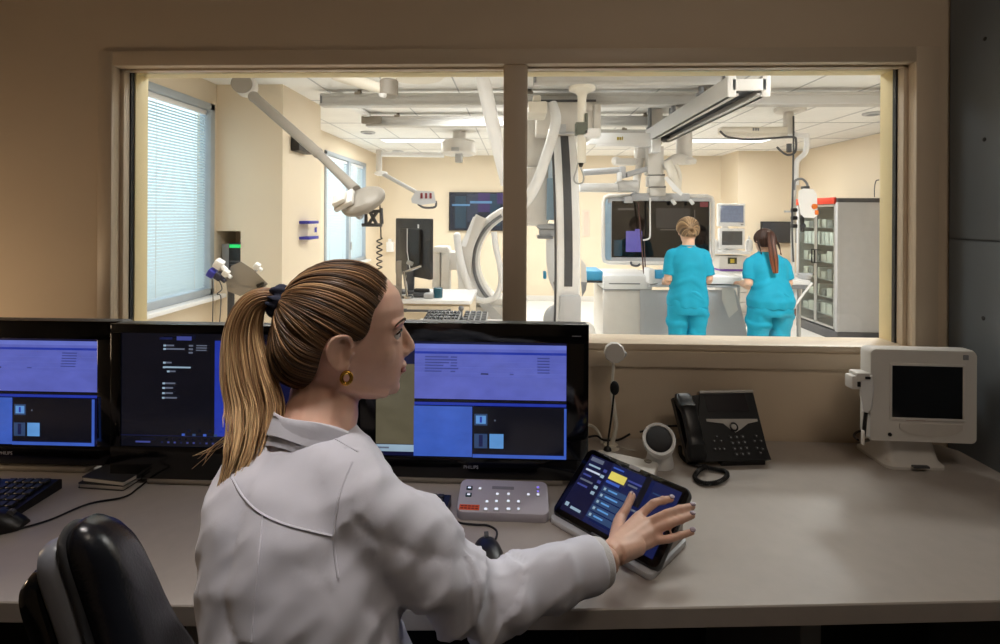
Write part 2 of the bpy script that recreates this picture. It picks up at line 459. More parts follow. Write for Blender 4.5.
# ---------------------------------------------------------------- lights
def area(name, loc, size, power, col, rot=(0, 0, 0), spread=180):
    l = bpy.data.lights.new(name, 'AREA'); l.shape = 'RECTANGLE'; l.size, l.size_y = size; l.energy = power; l.color = col; l.spread = R(spread)
    o = bpy.data.objects.new(name, l); COL.objects.link(o); o.location = loc; o.rotation_euler = rot
    return o
M_diff = glow('lamp_diffuser', 'FFFFFF', 2.2)
def ceiling_light(x, y, sx, sy, label, power):
    t = thing('ceiling_light', label, 'ceiling light', (x, y, ZC - .012), 'recessed ceiling light panels')
    f = MB()
    for (x0, x1, y0, y1) in ((-sx / 2 - .02, -sx / 2, -sy / 2 - .02, sy / 2 + .02), (sx / 2, sx / 2 + .02, -sy / 2 - .02, sy / 2 + .02), (-sx / 2, sx / 2, -sy / 2 - .02, -sy / 2), (-sx / 2, sx / 2, sy / 2, sy / 2 + .02)):
        f.bb(x + x0, x + x1, y + y0, y + y1, ZC - .012, ZC - .002, .002)
    part('frame', f, M_white, t)
    d = MB(); d.bb(x - sx / 2, x + sx / 2, y - sy / 2, y + sy / 2, ZC - .008, ZC - .002); part('diffuser', d, M_diff, t)
    area('panel_lamp', (x, y, ZC - .02), (sx, sy), power, (1, .985, .96))
# ================================================================ operating room equipment
# ---- ceiling rails
def rail(y, x0, x1, label):
    t = thing('ceiling_rail', label, 'ceiling rail', ((x0 + x1) / 2, y, 2.6), 'ceiling rails across the theatre')
    b = MB(); b.bb(x0, x1, y, y + .08, 2.615, 2.70, .004); b.bb(x0, x1, y - .014, y + .094, 2.6, 2.622, .004); b.bb(x0, x1, y - .01, y + .09, 2.688, 2.712, .004)
    part('track', b, M_ral, t)
    for xx in (x0 + .01, x1 - .01):
        e = MB(); e.box((xx, y + .04, 2.656), (.02, .1, .1), None, .006); part('end_cap', e, M_mgrey, t)
    n = max(2, int((x1 - x0) / 1.1))
    for k in range(n):
        xx = lerp(x0 + .35, x1 - .35, k / (n - 1))
        h = MB(); h.bb(xx - .03, xx + .03, y - .02, y + .1, 2.70, 2.725, .004); h.cyl((xx, y + .04, 2.72), (xx, y + .04, ZC), .018, n=10)
        part('hanger', h, M_tgrey, t)
    return t
xa = P(320, 98, y=4.38).x
rail(4.38, xa, 3.55, 'long grey ceiling rail whose left end stops beside the cream pillar')
rail(5.40, P(366, 120, y=5.4).x, 1.75, 'grey ceiling rail with a bracketed left end, farther in than the longest rail')
rail(3.72, .12, 1.55, 'grey ceiling rail nearest the right-hand pane, in front of the longest rail')
rail(6.25, .15, 1.7, 'grey ceiling rail farthest in, passing behind the diagonal boom track')
t = thing('cross_rail', 'pale short rail running lengthwise between the two long ceiling rails', 'ceiling rail', (-1.66, 4.9, 2.68))
b = MB(); b.bb(-1.69, -1.62, 4.48, 5.38, 2.69, 2.73, .005); part('track', b, M_white, t)
b = MB(); b.bb(-1.72, -1.5, 5.33, 5.385, 2.62, 2.70, .006); part('bracket', b, M_tgrey, t)

# ---- diagonal boom track running away from the glass
t = thing('boom_track', 'heavy grey twin-channel ceiling track with a white H-shaped end plate', 'ceiling track', (1.53, 4.3, 2.4))
bx0, bx1, by0, by1 = P(731, 90, y=3.24).x, P(765, 90, y=3.24).x, 3.24, 5.3
for s_, x in ((-1, bx0), (1, bx1)):
    r = MB(); r.bb(x - .018, x + .018, by0, by1, 2.405, 2.535, .003); r.bb(x - .012 if s_ < 0 else x - .05, x + .05 if s_ < 0 else x + .012, by0, by1, 2.405, 2.42, .002)
    part('side_channel', r, M_ral, t)
r = MB(); r.bb(bx0, bx1, by0, by1, 2.455, 2.475); part('web', r, M_dgrey, t)
r = MB()
for x in (bx0, bx1): r.bb(x - .026, x + .026, by0 - .02, by0, 2.395, 2.545, .004)
r.bb(bx0, bx1, by0 - .02, by0, 2.435, 2.51, .003)
for x in (bx0, bx1): r.bb(x - .04, x + .04, by0 - .02, by0, 2.53, 2.552, .003)
part('end_plate', r, M_white, t)
for yy in (3.76, 4.42, 5.2):
    for x in (bx0, bx1):
        h = MB(); h.cyl((x, yy, 2.53), (x, yy, 2.61 if yy < 5 else ZC), .02, n=10); h.box((x, yy, 2.545), (.06, .08, .02), None, .004); part('hanger', h, M_mgrey, t)
g = MB(); g.box(((bx0 + bx1) / 2, 5.22, 2.43), (.2, .12, .05), None, .008); part('trolley_stop', g, M_dgrey, t)

# ---- ceiling column with flared flange, hung just behind the right-hand pane
yc = 3.76; c = P(582, 90, y=yc); zt = lambda py: P(582, py, y=yc).z
t = thing('ceiling_column', 'cream ceiling column with flared flange, dark clamp and hanging wire loop', 'ceiling column', (c.x, yc, zt(165)))
f = MB(); f.lathe([(0, 0), (.034, 0), (.037, .025), (.052, .042), (.085, .055), (.1, .062), (.102, .085), (0, .0855)], (c.x, yc, 2.5145))
f.v = [Vector((v.x, v.y, min(v.z, 2.6))) for v in f.v]; part('flange', f, M_warmw, t)
f = MB(); f.cyl((c.x, yc, zt(163)), (c.x, yc, zt(94)), .033, n=20, bev=.004); part('tube', f, M_warmw, t)
f = MB(); f.pbox(576, 122, 588, 134, yc - .05, .09, .004); f.pbox(585, 113, 588, 126, yc - .045, .02, .003); part('clamp', f, mat('olive_clamp', '5E6358', .5), t)
f = MB(); f.pbox(584, 128, 601, 137, yc - .05, .1, .012); part('bracket', f, M_white, t)
f = MB(); f.lathe([(0, 0), (.012, .005), (.02, .03), (.012, .05), (0, .05)], (c.x - .005, yc, zt(165) - .02)); part('swivel', f, M_black, t)
lp = MB(); q = [P(579, 156, y=yc), P(577, 168, y=yc), P(574, 178, y=yc), P(576, 183, y=yc), P(582, 183, y=yc), P(583.5, 176, y=yc), P(580, 165, y=yc), P(579, 156, y=yc)]
lp.tube(smoothpts(q, 5), .006, 6); part('wire_loop', lp, M_alu, t)

# ---- ceiling carried C-arm seen on edge
t = thing('c_arm', 'tall white ceiling-hung C-arm with a dark track stripe', 'x-ray machine', (.5, 4.6, .55))
xcl = P(568.5, 215, y=4.1).x
LEAN = R(1.2)
def arc_band(x0, x1, ro, ri, a0, a1, n=40, bev=.012):
    rings = []
    for k in range(n + 1):
        a = lerp(a0, a1, k / n)
        prof = [(x0 + bev, ro), (x1 - bev, ro), (x1, ro - bev), (x1, ri), (x0, ri), (x0, ro - bev)]
        rings.append([Vector((x - math.sin(LEAN) * rr * math.sin(a), 5.75 - rr * math.cos(a), 1.5 + rr * math.sin(a))) for x, rr in prof])
    return MB().loft(rings)
part('arc', arc_band(xcl - .098, xcl + .098, 1.65, 1.45, -R(36), R(30)), M_white, t)
part('track_stripe', arc_band(xcl - .036, xcl + .033, 1.654, 1.64, -R(17), R(29.5), bev=.001), M_dgrey, t)
part('stripe_groove', arc_band(xcl - .115, xcl - .098, 1.63, 1.59, -R(36), R(30), bev=.001), M_dgrey, t)
b = MB(); b.pbox(536, 101, 597, 134, 4.25, .5, .02); b.pbox(594, 104, 601, 132, 4.22, .3, .01); part('carriage', b, M_offw, t)
b = MB(); b.pbox(540, 99.6, 596, 101.6, 4.24, .5); part('top_strip', b, M_dgrey, t)
b = MB(); b.pbox(560, 124, 566, 134, 4.2, .05, .005); b.pbox(556, 131.5, 575, 133, 4.2, .05, .003); part('latch', b, M_lgrey, t)
b = MB(); b.pbox(528, 101, 547, 113, 3.9, .3, .012); b.pbox(533, 95, 541, 101, 3.95, .2, .01); part('cable_box', b, M_warmw, t)
h = MB(); q = [P(552, 104, y=4.0), P(556, 118, y=3.95), P(552, 138, y=3.9), P(545, 160, y=3.85), P(537, 182, y=3.82), P(527, 200, y=3.8), P(515, 212, y=3.85)]
h.tube(smoothpts(q, 6), .042, 12); part('hose', h, M_white, t)
# detector head between hose and arc
b = MB(); b.pbox(522, 113, 549, 168, 4.5, .35, .03); b.pbox(519, 166, 549, 226, 4.4, .42, .05); part('detector_housing', b, M_offw, t)
b = MB(); b.pbox(548.5, 150, 557, 178, 4.38, .3, .004); b.pbox(547, 178, 557.5, 220, 4.36, .3, .004, 1); part('side_panel', b, [mat('pale_blue_panel', 'C6D6E4', .4, var=.03), M_slateb], t)
b = MB(); b.pbox(538, 224, 558, 229, 4.42, .3, .006); b.pbox(540, 229, 558, 237, 4.44, .26, .008); part('collimator', b, M_lgrey, t)
b = MB(); b.pbox(538, 236, 553, 239, 4.4, .3, .003); part('collimator_plate', b, M_mgrey, t)
b = MB(); b.loft([[P(x, y_, y=4.45 + d) for x, y_ in ((546, 240), (559, 237), (560, 298), (556, 296), (549, 280), (546, 262))] for d in (0, .22)]); part('tube_housing', b, M_white, t)
b = MB(); b.loft([[P(x, y_, y=4.42 + d) for x, y_ in ((553, 282), (560, 282), (560, 297), (557, 296))] for d in (0, .2)]); part('lower_shroud', b, M_mgrey, t)
b = MB(); b.loft([[P(x, y_, y=4.42 + d) for x, y_ in ((581, 282), (587, 282), (586, 290), (582, 297))] for d in (0, .2)]); part('lower_shroud', b, M_mgrey, t)
b = MB(); b.loft([[P(x, y_, y=4.43 + d) for x, y_ in ((581, 258), (586, 265), (587, 283), (581, 283))] for d in (0, .2)]); part('shroud', b, M_offw, t)
b = MB(); b.pbox(543.5, 272, 546.5, 279, 4.5, .1, .004); part('blue_cap', b, M_bluef, t)
b = MB(); b.pbox(560, 296, 581, 323, 4.15, .3, .012); b.pbox(560, 322, 577, 350, 4.2, .4, .012); part('lower_stand', b, M_lgrey, t)
b = MB(); b.ball(P(556, 320, y=4.55), (.12, .14, .14), 20); b.bb(xcl - .14, xcl + .14, 4.4, 4.8, .0, .62, .04); part('foot_housing', b, M_lgrey, t)
b = MB(); b.ball(P(586, 335, y=4.5), (.09, .12, .12), 20); part('floor_joint', b, M_offw, t)

# ---- floor C-arm on the left of the mullion
yq = 4.6
t = thing('c_arm', 'white floor-standing C-arm with slanted housings beside the drawer cabinet', 'x-ray machine', (-.45, yq, 0))
cx, cz = P(526, 262, y=yq).x, P(526, 262, y=yq).z
def ring_band(ro, ri, y0, y1, a0, a1, n=36):
    rings = []
    for k in range(n + 1):
        a = lerp(a0, a1, k / n); b_ = .012
        rings.append([Vector((cx + r * math.cos(a), y, cz + r * math.sin(a))) for r, y in ((ro - b_, y0), (ro, y0 + b_), (ro, y1 - b_), (ro - b_, y1), (ri, y1), (ri, y0))])
    return MB().loft(rings)
part('arc', ring_band(.56, .45, yq - .02, yq + .26, R(112), R(252)), M_white, t)
part('arc_edge', ring_band(.505, .475, yq - .035, yq - .018, R(118), R(250)), M_mgrey, t)
def pprism(pts, y0, d): return MB().loft([[P(x, y_, y=y0 + q) for x, y_ in pts] for q in (0, d)])
part('generator_cover', pprism([(459, 246), (476, 214), (479, 215.5), (487, 219), (474, 246), (470, 272), (474, 296), (466, 300), (458, 290)], yq - .12, .1), M_offw, t)
part('side_cover', pprism([(461, 246), (473, 217), (476, 216), (471, 232), (466, 247)], yq - .16, .05), M_white, t)
h = MB(); h.tube(smoothpts([P(457, 237, y=yq - .22), P(459, 252, y=yq - .22), P(463, 270, y=yq - .22), P(470, 292, y=yq - .2), P(477, 300, y=yq - .2)], 6), .033, 12)
h.ball(P(457, 236, y=yq - .22), .034, 12); part('support_tube', h, M_white, t)
part('front_shroud', pprism([(456, 262), (462, 262), (474, 286), (478, 299), (470, 304), (460, 297)], yq - .2, .2), M_white, t)
h = MB(); h.tube(smoothpts([P(494, 232, y=yq - .3), P(496, 248, y=yq - .3), P(500, 266, y=yq - .3), P(501, 284, y=yq - .3), P(495, 297, y=yq - .28), P(484, 301, y=yq - .25), P(474, 298, y=yq - .2)], 6), .026, 12); part('cable_hose', h, M_white, t)
b = MB(); b.pbox(432, 248, 440, 300, yq + .1, .12, .02); b.pbox(441, 248, 449.5, 300, yq + .08, .14, .02); b.pbox(433, 246.5, 448, 253, yq + .06, .2, .015); b.pbox(448, 252, 458, 270, yq + .1, .2, .015); part('arm_carriage', b, M_offw, t)
b = MB(); b.pbox(436, 298, 506, 306, yq - .05, .35, .02); b.bb(-.62, -.12, yq - .1, yq + .3, 0, .78, .04); part('pedestal', b, M_offw, t)
part('lower_beam', pprism([(478, 303), (488, 302), (507, 322), (507, 332), (497, 326)], yq - .14, .1), M_lgrey, t)

# ---- white diagonal suspension arm, left of the mullion
h = MB(); h.tube([P(481, 74, y=3.5), P(484, 84, y=3.5), P(494, 130, y=3.5), P(506, 185, y=3.5)], [.04, .052, .05, .036], 16)
t = thing('suspension_arm', 'thick white slanting suspension arm against the ceiling rails beside the mullion', 'ceiling arm', P(484, 84, y=3.5))
part('boom', h, M_white, t)
h = MB(); h.cyl(P(480, 74, y=3.5), Vector((P(480, 74, y=3.5).x, 3.5, ZC)), .06, .09, 20); part('ceiling_boss', h, M_warmw, t)

# ---- elbow mount close behind the glass
t = thing('ceiling_elbow', 'grey cylindrical ceiling elbow with a stout white arm entering from the left', 'ceiling arm', P(389, 96, y=3.3))
c = P(389, 88, y=3.3)
h = MB(); h.cyl((c.x, 3.3, P(389, 97, y=3.3).z), (c.x, 3.3, P(389, 80, y=3.3).z), .062, n=24, bev=.01); part('knuckle', h, M_tgrey, t)
h = MB(); h.cyl((c.x, 3.3, P(389, 80, y=3.3).z), (c.x, 3.3, ZC), .055, n=24); part('post', h, M_warmw, t)
h = MB(); h.tube([P(386, 90, y=3.3), P(360, 82, y=3.35), P(335, 74, y=3.4)], [.035, .042, .045], 14); part('arm', h, M_warmw, t)
h = MB(); h.cyl(P(383, 97, y=3.25), P(383, 94, y=3.25), .02, .03, 12); part('lamp_tip', h, M_white, t)
h = MB(); h.lathe([(0, 0), (.2, .01), (.24, .05), (.2, .06), (0, .06)], (P(415, 82, y=3.5).x, 3.5, 2.60)); h.cyl((P(415, 82, y=3.5).x, 3.5, 2.64), (P(415, 82, y=3.5).x, 3.5, ZC), .03, n=14)
solo('ceiling_rose', h, M_warmw, 'shallow cream ceiling dish beside the grey elbow', 'ceiling fitting')

M_lampg = mat('lamp_taupe', '979087', .45, var=.03)
# ---- near operating lamp (left)
t = thing('surgical_lamp', 'taupe articulated lamp with a disc-shaped head and coiled lead', 'lamp', P(360, 200, y=3.1))
d0 = P(247, 87, y=3.92)
M = Matrix.Translation(d0)
h = MB(); h.lathe([(0, -.085), (.04, -.08), (.075, -.05), (.086, 0), (.075, .05), (.05, ZC - d0.z), (0, ZC - d0.z)], d0); part('ceiling_dome', h, M_offw, t)
h = MB(); h.lathe([(0, 0), (.078, 0), (.078, .015), (0, .02)], d0 + Vector((.01, -.09, .0)), (.25, -1, .15)); part('dome_face', h, M_lampg, t)
j0 = P(254, 97, y=3.8); j1 = P(318, 153, y=3.4); j2 = P(356, 190, y=3.1)
h = MB(); h.tube([j0, j1], [.04, .036], 14); h.ball(j0, .045, 12); part('upper_arm', h, M_lampg, t)
h = MB(); h.tube([j1, j2], [.030, .034], 14); h.ball(j1, .04, 12); part('lower_arm', h, M_lampg, t)
hc = P(363, 201, y=3.05)
Mh = Matrix.Translation(hc) @ Euler((R(38), R(-20), 0)).to_matrix().to_4x4()
h = MB(); h.lathe([(0, .04), (.11, .035), (.135, .015), (.14, 0), (.135, -.02), (.12, -.03), (0, -.03)], n=40); h.v = [Vector((v.x * 1.05, v.y * .9, v.z)) for v in h.v]; h.xf(Mh); part('lamp_head', h, M_lampg, t)
h = MB(); h.box((-.1, 0, .05), (.13, .15, .035), (0, R(-8), 0), .012); h.box((-.115, -.02, .085), (.09, .1, .03), (0, R(-8), 0), .01); h.xf(Mh); part('arm_cover', h, M_offw, t)
h = MB(); h.box(P(352, 211, y=3.0), (.15, .05, .035), (0, R(33), 0), .008); h.box(P(347, 207, y=3.0), (.11, .05, .025), (0, R(33), 0), .008); part('louvre_bar', h, M_lgrey, t)
h = MB()
for a_, b_ in (((366, 212), (381, 211)), ((381, 208), (382, 224)), ((366, 214), (366, 224)), ((362, 225), (382, 225)), ((370, 212), (377, 225)), ((377, 212), (368, 225))): h.tube([P(*a_, y=3.02), P(*b_, y=3.02)], .011, 8)
part('yoke', h, M_dgrey, t)
h = MB(); pts = [P(380, 205, y=3.03), P(381, 238, y=3.03)]
top = P(379.5, 238, y=3.03)
for k in range(97): 
    a = k / 96 * 2 * math.pi * 6.5; pts.append(top + Vector((.016 * math.cos(a), .016 * math.sin(a), -k / 96 * .235)))
h.tube(pts, .0042, 6); part('coiled_lead', h, M_black, t)
b = MB(); b.pbox(386, 242, 393, 252, 9.2, .1, .01); b.pbox(388, 239, 391, 242, 9.22, .05, .004)
solo('wall_dispenser', b, M_white, 'small white dispenser on the far wall behind the coiled lead', 'dispenser')

# ---- far examination lamp
yl = 6.6
t = thing('examination_lamp', 'white jointed ceiling lamp with three red vents on its head', 'lamp', P(424, 207, y=6.2))
dc = P(459, 148, y=yl)
h = MB(); h.lathe([(0, -.1), (.2, -.1), (.235, -.07), (.235, .07), (.2, .1), (0, .1)], dc, n=40); h.cyl(dc, (dc.x, dc.y, ZC), .09, n=20); part('mount_drum', h, M_offw, t)
h = MB(); h.tube([P(444, 155, y=yl), P(415, 154.5, y=6.5), P(381, 154, y=6.4)], .036, 14); part('horizontal_arm', h, M_white, t)
h = MB(); h.tube([P(379, 150, y=6.4), P(379, 172, y=6.4)], .04, 14); part('drop_tube', h, M_offw, t)
h = MB(); h.ball(P(381, 173.5, y=6.38), (.09, .06, .035), 14); part('joint', h, M_white, t)
h = MB(); h.tube([P(383, 174, y=6.36), P(416, 192, y=6.25)], .026, 12); part('spring_arm', h, M_lgrey, t)
h = MB(); h.loft([[P(x, y_, y=6.2 + d) for x, y_ in ((411, 199), (416, 190.5), (434, 191.5), (436, 203), (421, 205), (412, 203))] for d in (0, .18)]); part('lamp_head', h, M_lgrey, t)
for px in (421.5, 426, 430.5):
    h = MB(); h.pbox(px - 1.1, 193, px + 1.1, 198.5, 6.19, .02, .004); part('vent', h, mat('maroon_vent', '7A2430', .5), t)
h = MB(); h.tube(smoothpts([P(418, 204, y=6.22), P(424, 207.5, y=6.22), P(435, 207, y=6.22), P(436, 201, y=6.22)], 4), .014, 8); part('handle', h, M_dgrey, t)
h = MB(); h.pbox(451, 147, 459, 151, 6.34, .1, .01); h.pbox(455, 151, 462, 162, 6.4, .1, .01); part('arm_bracket', h, M_alu, t)

# ---- wall display, black wall box, blue rack, niche device
M_scr_off = mat('dark_screen', '101014', .08, var=.1)
t = thing('wall_display', 'dark wall-mounted display with faint teal and violet image on the far wall', 'screen', P(476, 230, y=YB - .05))
b = MB(); b.pbox(449, 192, 507, 231, YB - .06, .05, .008); part('housing', b, M_black, t)
sc_ = MB()
def uiq(mb, px0, py0, px1, py1, y, mi): a_ = P(px0, py0, y=y); b_ = P(px1, py1, y=y); mb.bb(a_.x, b_.x, y, y + .002, b_.z, a_.z, 0, mi)
uiq(sc_, 450, 193, 506, 230, YB - .064, 0)
for k, (a0, b0, a1, b1, mi) in enumerate(((455, 196, 466, 228, 1), (467, 194, 478, 222, 2), (478, 193, 490, 212, 3), (490, 194, 500, 226, 1), (452, 204, 470, 206, 4), (470, 201, 492, 203.5, 4), (497, 193, 505, 204, 3))): uiq(sc_, a0, b0, a1, b1, YB - .067 - .0005 * k, mi)
part('screen', sc_, [glow('s_dusk', '242C3A', 1), glow('s_teal', '2F4A5A', 1), glow('s_slate', '3A4456', 1), glow('s_violet', '47386A', 1), glow('s_cyan', '6A97BE', 1)], t)
b = MB(); ya, yb_ = 490 * 2 / 226., 490 * 2 / 206.
b.bb(XP - .002, XP + .08, 4.36, 4.66, 2.19, 2.33, .01)
solo('wall_box', b, M_black, 'black wall-mounted box on the pillar side behind the lamp arm', 'wall box')
t = thing('wall_mounted_rack', 'clear wall rack with cobalt blue bars on the pillar side', 'wall rack', (XP + .05, 4.75, 1.37))
z1_, z0_ = P(310, 222, x=XP).z, P(310, 237, x=XP).z
for z in (z0_, z1_):
    b = MB(); b.bb(XP, XP + .1, 4.54, 4.76, z - .014, z + .014, .004); part('blue_bar', b, M_blue, t)
b = MB(); b.bb(XP + .085, XP + .09, 4.55, 4.75, z0_, z1_); part('clear_front', b, M_acry, t)
b = MB(); b.bb(XP + .09, XP + .093, 4.68, 4.73, z0_ + .05, z1_ - .05); part('sticker', b, M_blue, t)
n0_ = n0; zz0 = n1.z - .12
t = thing('control_unit', 'grey wall control unit with a green lit display inside the pillar niche', 'control unit', ((n0.x + n1.x) / 2, YP0 + .15, zz0))
ax = XL + .025
b = MB(); b.bb(ax, ax + .075, YP0 + .04, YP0 + .2, zz0 + .002, P(222, 244, y=YP0 + .04).z, .008); part('housing', b, M_mgrey, t)
b = MB(); b.bb(ax + .072, n1.x - .005, YP0 + .03, YP0 + .2, zz0 + .002, P(222, 243, y=YP0 + .04).z, .006)
for k in range(5): b.bb(ax + .076, n1.x - .008, YP0 + .022, YP0 + .032, zz0 + .03 + .03 * k, zz0 + .042 + .03 * k, .002, 1)
part('module_rack', b, [M_black, M_dgrey], t)
b = MB(); b.bb(ax + .08, n1.x - .008, YP0 + .024, YP0 + .03, P(222, 248, y=YP0).z, P(222, 244.5, y=YP0).z, .002); part('green_display', b, glow('led_green', '1FD96A', 1.1), t)

# ---- contrast injector on its pole
t = thing('contrast_injector', 'grey slanted injector panel on a pole with blue and white clamps', 'injector', P(231, 330, y=3.0))
yi = 3.0
pz = P(231, 290, y=yi)
b = MB(); b.cyl((pz.x, yi, .05), (pz.x, yi, pz.z), .02, n=14); part('pole', b, M_dgrey, t)
b = MB()
for k in range(5):
    a = 2 * math.pi * k / 5; b.tube([(pz.x, yi, .07), (pz.x + .25 * math.cos(a), yi + .25 * math.sin(a), .045)], [.022, .016], 8); b.ball((pz.x + .25 * math.cos(a), yi + .25 * math.sin(a), .025), .025, 10)
part('castor_base', b, M_dgrey, t)
part('panel', MB().loft([[P(x, y_, y=yi + d) for x, y_ in ((231, 266), (241, 261.5), (254, 270), (268, 284), (262, 289), (244, 289), (226, 280))] for d in (-.06, .06)]), M_tgrey, t)
part('panel_rim', MB().loft([[P(x, y_, y=yi + d) for x, y_ in ((226, 280), (244, 288), (262, 288), (268, 284), (256, 291), (240, 296), (227, 291))] for d in (-.07, .05)]), M_tgrey, t)
part('screen_edge', MB().loft([[P(x, y_, y=yi + d) for x, y_ in ((256, 285), (263, 281.5), (264, 283.5), (257, 288))] for d in (-.08, -.06)]), M_blackgl, t)
for (a, b_, r, m_, nm) in ((219, 264, .03, M_white, 'white_clamp'), (226, 273, .022, M_white, 'white_clamp'), (212, 273, .028, M_blue, 'blue_clamp'), (219, 276, .026, mat('navy_plastic', '23273F', .4), 'navy_clamp'), (257, 266, .02, M_white, 'white_clamp')):
    c = P(a, b_, y=yi - .1); h = MB(); h.box(c, (r * 1.7, r * 1.6, r * 1.9), (R(20), R(35), R(15)), r * .35); h.cyl(c + Vector((r * .5, 0, -r * .4)), c + Vector((r * 1.5, 0, -r * 1.3)), r * .5, n=12); part(nm, h, m_, t)
h = MB(); h.tube([P(216, 276, y=yi - .1), P(228, 276, y=yi), P(257, 270, y=yi)], .009, 8); part('clamp_rod', h, M_alu, t)
h = MB(); h.tube(smoothpts([P(219, 280, y=yi - .1), P(222, 289, y=yi - .1), P(217, 294, y=yi - .1), P(221, 298, y=yi - .1), P(219, 330, y=yi - .1)], 5), .0035, 6)
h.tube(smoothpts([P(212, 278, y=yi - .1), P(213, 300, y=yi - .1), P(212, 335, y=yi - .1)], 5), .003, 6); part('leads', h, M_dgrey, t)

# ---- drawer cabinet, its monitor, telephone and stopper
yk = 3.55
zk = P(440, 300, y=yk).z
x0, x1 = P(392, 300, y=yk).x, P(470, 300, y=yk).x
t = thing('drawer_cabinet', 'cream drawer cabinet with a long dark handle behind the main screen', 'cabinet', ((x0 + x1) / 2, yk + .25, 0))
b = MB(); b.bb(x0, x1, yk + .015, yk + .52, .08, zk - .03); b.bb(x0 + .03, x1 - .03, yk + .05, yk + .5, 0, .08); part('carcass', b, M_orwall, t)
b = MB(); b.bb(x0 - .01, x1 + .01, yk - .01, yk + .53, zk - .03, zk, .006); part('worktop', b, M_white, t)
for k in range(4):
    z1_ = zk - .045 - k * .21
    d = MB(); d.bb(x0 + .01, x1 - .01, yk, yk + .016, z1_ - .195, z1_, .004); d = part('drawer', d, M_orwall, t)
    h = MB(); h.tube([(x0 + .1, yk - .025, z1_ - .03), (x1 - .15, yk - .025, z1_ - .03)], .009, 8)
    for xx in (x0 + .1, x1 - .15): h.box((xx, yk - .015, z1_ - .03), (.025, .03, .022), None, .004)
    part('handle', h, M_dgrey, d)
t = thing('monitor', 'dark monitor seen from behind on the cream drawer cabinet', 'monitor', P(410, 295, z=zk))
pa, pb = P(397, 240, y=4.02), P(432, 240, y=3.62)
xd = (pb - pa); xd.z = 0; wdt = xd.length
Mm = frame(Vector(((pa.x + pb.x) / 2, (pa.y + pb.y) / 2 + .06, zk + .13)), xd, (.0, .0, 1))
b = MB(); b.slab(wdt, .46, .03, .01, .004, Mm @ Matrix.Translation((0, .23, 0))); part('housing', b, M_char, t)
b = MB(); b.slab(wdt * .6, .3, .03, .02, .006, Mm @ Matrix.Translation((0, .23, .028))); part('rear_cover', b, M_black, t)
b = MB(); b.slab(.022, .03, .002, .002, 0, Mm @ Matrix.Translation((.1, .4, .03))); b.tube([Mm @ Vector((-.02, .38, .06)), Mm @ Vector((-.01, .2, .065)), Mm @ Vector((.03, .05, .06))], .004, 6); part('sticker', b, M_white, t)
b = MB(); c = Mm @ Vector((0, 0, .04)); b.box((c.x, c.y, zk + .012), (.2, .15, .022), None, .006); b.box((c.x, c.y, zk + .12), (.06, .04, .22), None, .008); part('stand', b, M_dgrey, t)
c = P(399, 262, y=3.58); b = MB(); b.box((c.x, c.y, zk + .14), (.035, .05, .28), None, .006); b.box((c.x - .02, c.y, zk + .05), (.07, .07, .09), None, .01)
solo('card_reader', b, M_tgrey, 'slim grey upright reader at the left end of the drawer cabinet', 'card reader')
t = thing('desk_lamp_arm', 'chrome jointed clip arm in front of the dark monitor', 'clip arm', (c.x + .1, 3.6, zk))
b = MB(); b.tube([(c.x + .06, 3.6, zk + .01), P(404, 272, y=3.6), P(411, 270, y=3.6), P(421, 266, y=3.58)], [.012, .012, .012, .008], 8); b.cyl((c.x + .06, 3.6, zk), (c.x + .06, 3.6, zk + .02), .04, n=16); part('arm', b, M_steel, t)
b = MB(); b.box(P(410, 263, y=3.6), (.05, .03, .03), (0, R(20), 0), .006); part('clip', b, M_alu, t)
t = thing('telephone', 'dark desk telephone on the worktop of the cream drawer cabinet', 'telephone', P(419, 297, z=zk))
c = P(422, 296, y=3.68); c.z = zk; b = MB(); b.box(c + Vector((0, 0, .02)), (.12, .1, .038), None, .012); part('base', b, M_dgrey, t)
b = MB(); b.box(c + Vector((0, -.01, .05)), (.12, .035, .03), None, .012); part('handset', b, M_char, t)
c = P(438, 294, y=3.66); b = MB(); b.lathe([(0, 0), (.035, 0), (.035, .07), (.028, .075), (0, .075)], (c.x, c.y, zk), n=20); solo('jar', b, mat('teal_glass', '2B5A6B', .25), 'small dark teal jar on the drawer cabinet', 'jar')
c = P(429, 297, y=3.62); b = MB(); b.box((c.x, c.y, zk + .02), (.07, .07, .04), None, .01); solo('tape_dispenser', b, M_lgrey, 'little pale dispenser between telephone and teal jar', 'dispenser')

# ---- console ledge with two keypads just behind the sill
zc_ = 1.105
t = thing('console_table', 'pale high console ledge just beyond the glass left of the mullion', 'table', (-.27, 2.26, 0))
b = MB(); b.bb(-.48, -.06, 2.1, 2.42, zc_ - .03, zc_, .008); part('top', b, M_offw, t)
for xx in (-.44, -.12):
    for yy in (2.14, 2.38): l = MB(); l.bb(xx - .02, xx + .02, yy - .02, yy + .02, 0, zc_ - .03, .004); part('leg', l, M_alu, t)
def keypad(px0, px1, py, rows, cols, name, label, cat):
    a_ = P(px0, py, y=2.29); b_ = P(px1, py, y=2.29); cxx = (a_.x + b_.x) / 2; w_ = b_.x - a_.x
    t = thing(name, label, cat, (cxx, 2.29, zc_))
    b = MB(); b.box((cxx, 2.29, zc_ + .0235), (w_, .2, .02), (R(6), 0, 0), .006); part('housing', b, M_lgrey, t)
    k = MB()
    for i in range(cols):
        for j in range(rows): k.box((cxx - w_ / 2 + w_ * (i + .5) / cols, 2.29 + .17 * ((j + .5) / rows - .5), zc_ + .0385 + .105 * .17 * ((j + .5) / rows - .5)), (w_ / cols * .75, .17 / rows * .7, .008), (R(6), 0, 0), .001)
    part('keys', k, M_char, t)
keypad(425, 459, 318, 4, 9, 'keyboard', 'grey keyboard lying on the high console ledge', 'keyboard')
keypad(463, 487, 317, 5, 4, 'control_pad', 'grey push-button pad beside the keyboard on the console ledge', 'control pad')
